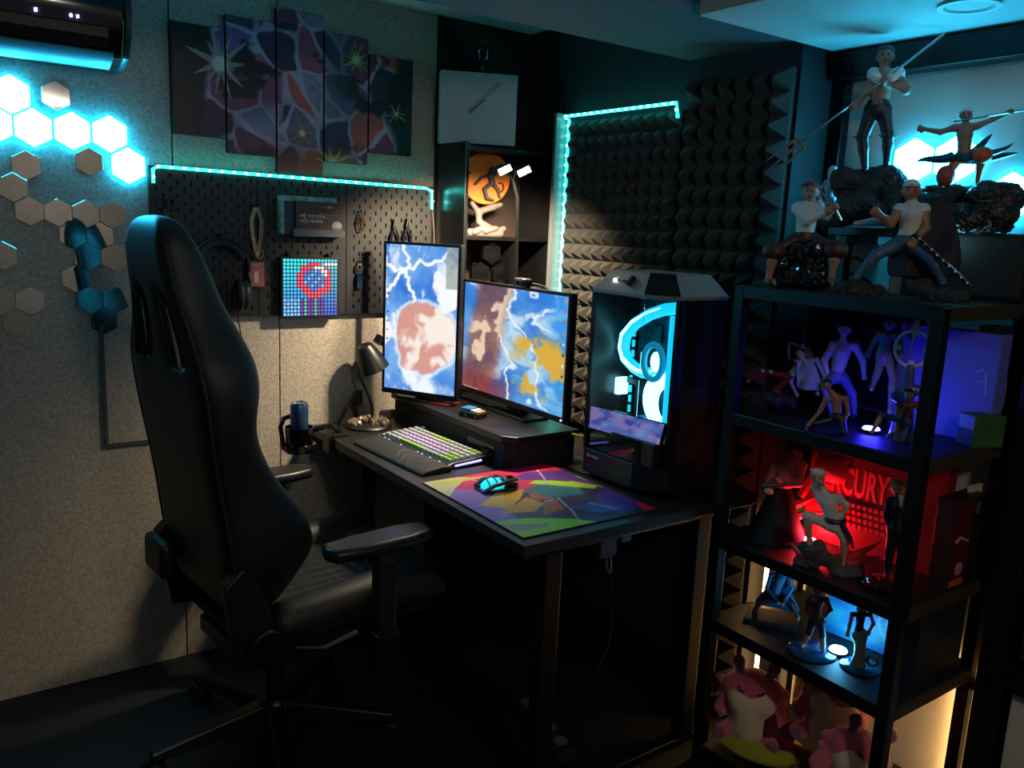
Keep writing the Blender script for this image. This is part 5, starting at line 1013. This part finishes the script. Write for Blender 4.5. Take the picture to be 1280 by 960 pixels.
dm = thing('dome_case', 'pale dome-shaped case standing under the display step behind the striding figurine', 'case', (1.985, 1.115, 1.335), -60); MB().lathe([(.042, 0), (.043, .05), (.038, .08), (.022, .102), (.001, .108)], n=32).build('dome', 'white board', dm, True)
def spot(name, loc, col, emit, W, label, r=.02, ang=0):
    t = thing(name, label, 'light', loc, -60); MB().lathe([(r*1.15, 0), (r*1.2, .004), (r*1.1, .009)], n=24).build('housing', 'black plastic', t, True)
    MB().lathe([(r, .009), (r*.9, .013), (.001, .0145)], n=24).build('lens', mat('lens '+emit, '#ffffff', .4, emit=emit, es=30), t, True)
    l = bpy.data.lights.new('puck_light_source', 'POINT'); l.energy = W; l.color = col; l.shadow_soft_size = .02; o = bpy.data.objects.new('puck_light_source', l); C.objects.link(o); o.parent = t; o.location = (0, 0, .03); return t
spot('puck_light', (1.93, 1.0, 1.43), (.3, .9, 1), '#b0f4ff', .15, 'tiny cyan puck light glowing beside the speaker', .012)
# window niche hexagon lights, fixed on the white board
hexlight((2.13, 1.215, 1.665), 'lit hexagon light on the white board behind the tall figurine', -90, .062, 'hexagon lights on the white board')
hexlight((2.13, 1.107, 1.665), 'lit hexagon light on the white board behind the staff-bearing figurine', -90, .062, 'hexagon lights on the white board')
hexlight((2.13, .965, 1.573), 'lit hexagon light on the white board near the right picture edge', -90, .062, 'hexagon lights on the white board')
# ---- second shelf, blue light
t, P, u = person('reclin', 'crouched figurine in red trousers under a grey cape, on a dark rock, blue-lit shelf', .17, '#9a7864', '#7d8a90', '#6a1a1c', '#8a6a58', '#12121a', Y={'ch': -10, 'he': -18})
sheet(t, 'cape', [[(x_, -.012-.01*math.sin(x_*140+r_), z_) for x_ in np.linspace(a, b_, 7)] for r_, (a, b_, z_) in enumerate(((.05, .09, .14), (.05, .105, .115), (.055, .118, .085), (.055, .115, .06)))], fm('#7d8f98', .7)); rock(t, 'rock_base', [(-.03, 0, .02), (.0, 0, .025), (.03, 0, .015), (-.05, 0, .01)], .03, seed=41)
for k in (-.02, .0): MB().ell(P('kl')+np.array((k+.012, -.014, .004)), (.005, .003, .005)).build('trouser_spot', fm('#b9a8a0'), t, True)
gt = thing('gauntlet', 'pale square frame with curved claws standing at the back of the blue shelf', 'ornament', (1.90, 1.335, 1.008), -60); WG = mat('bone white', '#b4b4bc', .4)
MB().tube([(-.02, 0, .0), (-.02, 0, .13)], .003, 6).build('rod', 'matte black', gt, True)
MB().tube([(-.03, 0, .13), (-.034, 0, .17), (-.026, 0, .175), (-.004, 0, .168), (-.006, 0, .128), (-.03, 0, .13)], .0026, 6).build('frame', WG, gt, True); MB().ell((.002, 0, .15), (.008, .01, .026)).build('plate', WG, gt, True)
for k in range(3): MB().tube(bezier((.004, 0, .163-.008*k), (.02, 0, .168-.008*k), (.03, 0, .15-.008*k), (.034, 0, .13-.006*k), 8), [.004-.0004*i for i in range(9)], 6).build('claw', WG, gt, True)
t, P, u = person('crouch', 'bare-backed black-haired figurine crouching at the front of the blue shelf', .155, '#8a5e48', '#8a5e48', '#14141c', '#9a735c', '#0e0c10', Y={'he': -10, 'kl': -16, 'kr': -18, 'hl': -14}, bare_arms=True)
t, P, u = person('bluebig', 'large pale figurine standing at the back of the blue shelf, legs apart', .235, '#8d8a94', '#a9a8b4', '#5a62a0', '#4a4a60', '#15141c', Y={'kl': -12}, bulk=1.15); MB().lathe([(.05, 0), (.052, .004), (.048, .008)], (-.015, 0, .0), 28).build('base', 'black gloss', t, True)
t, P, u = person('kick', 'slim teal figurine at the back of the blue shelf, one leg raised', .215, '#4a6a68', '#2c4a4c', '#6a6458', '#9a9a98', '#20302c', Y={}, bulk=.9); MB().tube([(.024, .01, 0), (.024, .004, .06)], .003, 6).build('support_rod', 'matte black', t, True)
rg = thing('ring_ornament', 'white ring with four tabs and a blade through it on the blue shelf', 'ornament', (1.84, .992, 1.008), -60); 
cx_, cz_ = -.009, .062+.152; 
MB().tube([(cx_+.037*math.cos(R(a)), 0, cz_+.041*math.sin(R(a))) for a in range(0, 361, 12)], .0042, 6, False).build('ring', WG, rg, True)
for a in (0, 90, 180, 270): MB().box((cx_+.030*math.cos(R(a)), 0, cz_+.034*math.sin(R(a))), (.012, .008, .012)).build('tab', WG, rg, bevel=.001)
MB().b2((cx_-.006, -.003, cz_+.03), (cx_+.006, .003, cz_+.066)).build('tab', WG, rg, bevel=.001); MB().tube([(cx_-.008, 0, cz_-.02), (cx_+.004, 0, cz_+.06)], .0016, 6).build('blade', STEEL, rg, True)
blob('pedestal', [((cx_, 0, .01), (cx_, 0, .06), .028, .02, 0), ((cx_, 0, .06), (cx_, 0, cz_-.045), .02, .01, 0), ((cx_-.02, 0, .1), (cx_+.02, 0, .12), .014, .012, 0)], .004, [mat('blue resin', '#3a3f7a', .3)], rg)
t, P, u = person('vest', 'figurine in red vest and blue shorts crouching on one fist, blue shelf right', .150, '#9c7058', '#6e1d1a', '#24456a', '#9c7058', '#0f0c0e', Y={'he': -8, 'hl': -16, 'hr': -20, 'kl': 6}, shorts=True, bare_arms=True)
bb = thing('blue_carton', 'large plain carton lit deep blue at the back of the blue shelf', 'carton', (2.0, .905, 1.008), -90); MB().b2((-.21, -.02, 0), (.03, .03, .255)).build('carton', mat('indigo card', '#5a5ab0', .5), bb, bevel=.002)
for k, (a, b_) in enumerate((((-.02, .16), (.0, .172)), ((-.01, .14), (.012, .15)), ((.005, .165), (.012, .11)))): MB().tube([(a[0], -.021, a[1]), (b_[0], -.021, b_[1])], .0018, 6).build('printed_stroke', mat('pale blue print', '#9a9ae0', .5), bb, True)
b2_ = thing('dark_carton', 'tall black carton with a grey label at the right end of the blue shelf', 'carton', (2.02, .905, 1.008), 0); MB().b2((-.03, -.022, .075), (.05, .03, .27)).build('carton', 'matte black', b2_, bevel=.002); MB().b2((-.02, -.0235, .08), (.03, -.022, .15)).build('grey_label', mat('label grey', '#7a7a78', .6, var=.3, scale=90), b2_)
MB().tube([(.02, -.023, .235), (.0, -.023, .225), (.005, -.023, .205)], .003, 6).build('printed_curl', 'label grey', b2_, True)
b3_ = thing('green_carton', 'small green and pale blue carton under the black carton, blue shelf', 'carton', (1.955, .885, 1.008), -25); MB().b2((-.03, -.02, 0), (.05, .03, .073)).build('carton', mat('green card', '#2c5226', .5, var=.3, scale=25), b3_, bevel=.001); MB().b2((-.0305, -.018, .04), (-.0298, .028, .07)).build('pale_print', mat('pale green print', '#7aa0a8', .5), b3_)
spot('puck_light', (1.835, 1.075, 1.008), (.02, .015, 1), '#6a70ff', BLUE_W, 'small puck light shining blue on the second shelf')
# ---- third shelf, red light
t, P, u = person('robe', 'muscular figurine in a black robe bared to the waist, red-lit shelf left', .285, '#a8584a', '#a8584a', '#100e12', '#1a1216', '#1a0c0c', Y={'hl': -26, 'hr': -30, 'el': -10, 'er': -16, 'he': -4}, bulk=1.15, bare_arms=True)
MB().lathe([(.075, 0), (.07, .02), (.05, .07), (.03, .13), (.026, .142)], (0, 0, 0), 24).build('robe_skirt', fm('#0d0c10', .8), t, True); MB().tube([P('hl')+(-.03, -.03, -.01), P('hl')+(.02, -.03, .0)], .005, 8).build('staff_grip', STEEL, t, True); MB().ell(P('hl')+np.array((-.012, -.032, -.022)), (.012, .006, .009)).build('pale_ring', fm('#b8a080'), t, True)
FL = mat('red resin flame', '#c8303a', .35)
fl_ = [((.03, .02, .09), (.06, .02, .10), (.08, .02, .13), (.11, .02, .125)), ((.02, .02, .05), (.06, .03, .06), (.09, .02, .09), (.13, .02, .085)), ((.05, .02, .12), (.07, .02, .16), (.06, .02, .17), (.075, .02, .20))]
for a, b_, c, d_ in fl_: MB().tube(bezier(a, b_, c, d_, 10), [.012*(1-i/10)+.001 for i in range(11)], 8).build('flame', FL, t, True)
t, P, u = person('kicker', 'white-robed figurine with blue sash kicking forward on a dark rock, red-lit shelf', .255, '#b0806c', '#c4b4ae', '#c8bab4', '#a8806a', '#c9b8b0', Y={'kl': -28, 'fl': -30, 'hl': -18}, shorts=True)
MB().tube([P('pe')+(.022*math.sin(R(a)), -.022*math.cos(R(a)), .012) for a in range(0, 361, 20)], .006, 8, False).build('sash', fm('#241c4a'), t, True); MB().tube([P('pe')+(.02, -.018, .008), P('pe')+(.04, -.02, -.02), P('pe')+(.05, -.018, -.045)], [.006, .005, .003], 8).build('sash_tail', fm('#241c4a'), t, True)
rock(t, 'rock_base', [(-.05, 0, .015), (-.02, 0, .03), (.03, 0, .012), (-.03, -.01, .05), (.06, 0, .008)], .03, mat('ash rock', '#4a4044', .7, var=.3, scale=40), seed=51)
for a, b_, c, d_ in (((-.05, -.01, .03), (-.08, -.012, .04), (-.075, -.012, .06), (-.095, -.012, .05)), ((.04, .0, .02), (.07, 0, .03), (.09, 0, .06), (.12, 0, .055)), ((.05, .0, .04), (.07, 0, .06), (.10, 0, .075), (.115, 0, .10))): MB().tube(bezier(a, b_, c, d_, 10), [.011*(1-i/10)+.001 for i in range(11)], 8).build('flame', FL, t, True)
t, P, u = person('suit', 'dark-suited figurine with bandaged face and yellow hair, right end of the red shelf', .235, '#a86a5c', '#1a1518', '#2a0f14', '#120e10', '#7a6a14', Y={}, bulk=.95, hairlen=0)
MB().prism([(-.006, .0), (.006, .0), (.002, -.03)], -.022, -.018, 'xz', M=Matrix.Translation(P('ch')+(0, 0, .03))).build('white_tie', 'white plastic', t); MB().lathe([(.05, 0), (.048, .014), (.03, .02)], (-.01, 0, 0), 20).build('base', mat('red glass', '#5a0c14', .1, coat=.5), t, True); rock(t, 'red_shards', [(-.05, -.02, .012), (.02, -.03, .012), (-.02, -.035, .01)], .022, mat('red glass', '#5a0c14', .1, coat=.5), .003, 61)
kbx = thing('keyboard_carton', 'wide red-lit carton with big block letters and printed key rows', 'carton', (1.94, 1.15, .67), -84)
MB().b2((-.13, -.02, 0), (.22, .03, .275)).build('carton', mat('dark red card', '#7a1018', .5), kbx, bevel=.002)
RL = mat('bright red print', '#ff4a58', .5); text('lettering', 'MERCURY', .075, RL, kbx, (-.125, -.0205, .145), ext=.0008, bold=.0022).scale = (.62, 1.35, 1)
blob('printed_shape', [((-.085, -.012, .195), (-.055, -.012, .195), .034, .034, 0), ((-.115, -.012, .22), (-.11, -.012, .24), .012, .007, 0), ((-.03, -.012, .225), (-.018, -.012, .237), .012, .007, 0)], .004, [RL], kbx)
kc = None
for r_ in range(4):
    for c in range(14):
        if kc is None: kc = MB().box((0, 0, 0), (.0125, .008, .0125)).build('printed_key', mat('red key', '#b8303c', .4), kbx, bevel=.002, seg=1); o = kc
        else: o = share(kc, 'printed_key', kbx)
        o.location = (-.07+c*.0148+r_*.003, -.023, .122-r_*.0175)
bx4 = thing('fruit_carton', 'black and dark red carton with small emblem at the right of the red shelf', 'carton', (1.97, .895, .67), 0); MB().b2((-.075, -.018, 0), (.055, .03, .215)).build('carton', mat('black card', '#141113', .45), bx4, bevel=.002)
MB().b2((-.074, -.0195, .002), (-.0, -.018, .213)).build('red_face', mat('deep red card', '#4a0c14', .45), bx4); MB().b2((-.072, -.021, .006), (-.012, -.0195, .02)).build('orange_band', mat('orange band', '#b0481e', .5), bx4)
MB().ell((-.035, -.02, .045), (.018, .002, .016)).build('emblem', mat('pink print', '#b06a70', .5), bx4, True); MB().tube([(-.07, -.02, .115), (-.05, -.02, .125), (-.03, -.02, .118), (-.012, -.02, .11)], .004, 6).build('emblem', 'pink print', bx4, True); MB().b2((.012, -.019, .17), (.032, -.018, .20)).build('emblem', mat('dim grey print', '#4a4648', .5), bx4)
tag(MB().b2((1.99, .90, .67), (2.05, .907, .90)).build('cream_board', mat('cream board', '#b9ae98', .6), bevel=.001), 'narrow cream board standing behind the black and red carton', 'board')
l = spot('puck_light', (1.865, 1.225, .67), (1, .03, .05), '#ff2a3a', RED_W, 'puck light shining red behind the kicking figurine')
# ---- fourth shelf, cyan-blue light
t, P, u = person('blade', 'blue-coated figurine in a wide stance holding a long thin blade, fourth shelf', .175, '#a89084', '#3f8ac0', '#3a2c30', '#b0a8a0', '#141820', Y={'hl': -18, 'hr': -16})
blade(t, 'sword_blade', P('b0')+(0, -.022, 0), P('b1')+(0, -.022, 0), .0022, STEEL); MB().prism([(-.07, -.05), (.07, -.05), (.07, .04), (-.07, .04)], 0, .012, 'xy').build('base', 'matte black', t, bevel=.002)
sheet(t, 'coat_tails', [[(x_, .012+.006*math.sin(x_*200), z_) for x_ in np.linspace(a, b_, 7)] for (a, b_, z_) in ((-.015, .03, .11), (-.03, .045, .075), (-.05, .065, .045), (-.055, .07, .03))], fm('#1f5a9a', .5))
t, P, u = person('redshirt', 'red-shirted figurine with hand on hip standing on a disc, fourth shelf', .170, '#a8846c', '#7a2a20', '#1d2438', '#b9a898', '#15100e', Y={'hr': -6, 'kl': -6}, shorts=True); MB().lathe([(.058, 0), (.06, .003), (.056, .006)], n=32).build('base', mat('clear blue disc', '#1a4a7a', .1, coat=.5), t, True)
t, P, u = person('lady', 'long-haired figurine in black top and long skirt on a glass disc, fourth shelf', .160, '#b09a88', '#15161a', '#8a8a80', '#20242a', '#141216', Y={}, bulk=.8, bare_arms=True, hairlen=6); MB().lathe([(.0175, .006), (.011, .03), (.0115, .055), (.0155, .08), (.0115, .098)], (-.012, 0, 0), 20).build('skirt', fm('#8a8c80'), t, True); MB().lathe([(.046, 0), (.048, .003), (.044, .006)], (-.005, 0, 0), 32).build('base', mat('clear blue disc', '#1a4a7a', .1, coat=.5), t, True); MB().tube([(.02+.012*math.sin(R(a)), -.012, .03+.012*math.cos(R(a))) for a in range(0, 331, 30)], .004, 6, False).build('curl', fm('#3a3436'), t, True)
ab = thing('art_carton', 'carton printed with blue and green swirls behind the fourth-shelf figurines', 'carton', (1.93, 1.12, .432), -84); MB().b2((-.06, -.015, 0), (.20, .03, .185)).build('carton', mat('blue card', '#1a5a8a', .5), ab, bevel=.002)
def swirl(u, v):
    n = len(u); r1 = np.hypot((u-.25)*1.4, v-.75); r2 = np.hypot((u-.72)*1.4, v-.45); c = mixc(full(n, '#1a62c0'), full(n, '#3fc0c8'), fbm(u*3, v*3)*1.6-.3); c = mixc(c, full(n, '#5ad08a'), sst(.4, .0, np.hypot(u-.45, v-1))); c = mixc(c, full(n, '#123a7a'), (np.abs(np.sin(r1*38)) > .8)*(r1 < .2)); return mixc(c, full(n, '#8fd0e8'), (np.abs(np.sin(r2*30)) > .93)*(r2 < .35)*.8)
art('print', .256, .18, 70, 50, swirl, mat('swirl print', '#fff', .5, attr=True), ab, (.07, -.0156, .0925))
bx5 = thing('plain_dark_carton', 'dark blue-black carton at the right end of the fourth shelf', 'carton', (1.90, .905, .432), 0); MB().b2((-.08, -.02, 0), (.13, .03, .19)).build('carton', mat('navy card', '#10161f', .5), bx5, bevel=.002); MB().b2((.02, -.0208, .075), (.06, -.02, .083)).build('faint_print', mat('grey faint', '#3a4048', .5), bx5)
spot('puck_light', (1.83, 1.085, .432), (.1, .55, 1), '#8fe4ff', CYAN_W, 'puck light shining cyan blue on the fourth shelf', .022)
# ---- plush toys at the bottom
PK = mat('pink plush', '#c4566e', .95, bump=.4, bscale=500, sheen=.6); CR = mat('cream plush', '#dcbfa4', .95, bump=.4, bscale=500, sheen=.5); PU = mat('mauve plush', '#7c4a62', .95, bump=.3, bscale=500, sheen=.4)
def plush(label, loc, rz, s, lean=0, kind='sit'):
    t = thing('plush_toy', label, 'plush toy', loc, 0, 'pink plush toys on the bottom shelf'); t.rotation_euler = (0, R(lean), R(rz)); q = s
    c = [((0, 0, .05), (0, 0, .09), .068, .066, 0), ((0, 0, .135), (0, .0, .15), .072, .066, 0), ((-.045, .0, .15), (.045, 0, .15), .048, .048, 0),
         ((0, -.028, .045), (0, -.03, .09), .054, .052, 1), ((-.026, -.03, .125), (.026, -.03, .125), .047, .047, 1), ((0, -.03, .10), (0, -.03, .115), .045, .045, 1),
         ((-.075, .0, .11), (-.088, -.012, .07), .022, .026, 0), ((.075, 0, .11), (.088, -.012, .07), .022, .026, 0), ((-.05, -.03, .02), (-.075, -.06, .02), .03, .024, 0), ((.05, -.03, .02), (.075, -.06, .02), .03, .024, 0),
         ((-.088, -.03, .062), (-.088, -.036, .058), .011, .010, 2), ((.088, -.03, .062), (.088, -.036, .058), .011, .010, 2), ((-.078, -.075, .02), (-.085, -.08, .018), .016, .014, 2), ((.078, -.075, .02), (.085, -.08, .018), .016, .014, 2),
         ((-.045, .0, .2), (-.052, 0, .235), .011, .018, 2), ((-.052, 0, .235), (-.05, 0, .252), .018, .004, 2), ((.045, .0, .2), (.055, 0, .235), .011, .018, 2), ((.055, 0, .235), (.056, 0, .252), .018, .004, 2),
         ((-.085, .01, .15), (-.095, .01, .15), .022, .016, 0), ((.085, .01, .15), (.095, .01, .15), .022, .016, 0), ((-.082, .01, .125), (-.092, .01, .12), .018, .014, 0), ((.082, .01, .125), (.092, .01, .12), .018, .014, 0)]
    c = [(np.array(a)*q, np.array(b_)*q, r0*q, r1*q, m) for a, b_, r0, r1, m in c]
    blob('body', c, .0045*q, [PK, CR, PU], t, .45)
    for s_ in (-1, 1): MB().tube([np.array((s_*.04, -.062, .182))*q, np.array((s_*.031, -.068, .173))*q, np.array((s_*.02, -.068, .170))*q], .0028*q, 6).build('stitched_eye', 'matte black', t, True)
    return t
BZ = .06
plush('pink plush toy sitting upright on the yellow cushion at the left of the bottom shelf', (1.80, 1.30, .10), -60, .88)
plush('pink plush toy lying tilted at the back of the bottom shelf on red cloth', (1.90, 1.145, .14), -58, .88, 14)
plush('pink plush toy in the right front corner of the bottom shelf, leaning sideways', (1.775, 1.02, .10), -40, .86, 22)
yc = thing('yellow_cushion', 'bright yellow cushion under the upright plush toy', 'cushion', (1.80, 1.25, BZ), -60); MB().ell((0, 0, .03), (.12, .08, .03), 24, 14).build('cover', mat('yellow plush', '#9a961e', .9, bump=.3, bscale=400, sheen=.4), yc, True); MB().tube([(.12*math.cos(R(a)), .08*math.sin(R(a)), .03) for a in range(0, 361, 15)], .002, 6, False).build('piping', 'yellow plush', yc, True)
rc_ = thing('red_cloth', 'crumpled dark red cloth between the plush toys', 'cloth', (1.825, 1.19, BZ), -60); blob('cloth', [((-.05, 0, .03), (.04, 0, .03), .032, .03, 0), ((-.05, 0, .05), (-.055, 0, .12), .028, .018, 0), ((-.02, 0, .06), (.0, 0, .10), .03, .02, 0), ((.0, -.02, .02), (.06, -.03, .015), .022, .016, 0), ((-.06, .01, .03), (-.08, 0, .09), .02, .012, 0)], .0045, [mat('dark red cloth', '#5a0c14', .9, bump=.3, bscale=300)], rc_); MB().box((.03, -.05, .028), (.012, .002, .008)).build('care_tag', 'white plastic', rc_)
# two warm upright light tubes standing in the niche behind the rack
for y_, h_, lb in ((1.432, .66, 'upright warm light tube between the rack and the foam wall end'), (.90, .42, 'upright warm light tube in the niche at the right rear rack post')):
    wf = thing('light_tube', lb, 'light tube', (2.105 if y_ < 1 else 1.985, y_, 0), 0, 'warm light tubes in the niche')
    MB().b2((-.012, -.016, 0), (.014, .016, .012)).build('base', 'white plastic', wf, bevel=.002)
    MB().cyl((0, 0, .012), (0, 0, h_), .006, n=12).build('tube', mat('warm tube', '#fff0d8', .4, emit='#ffc880', es=WARM_E), wf, True)
    MB().cyl((0, 0, h_), (0, 0, h_+.012), .0075, n=12).build('end_cap', 'white plastic', wf, True)
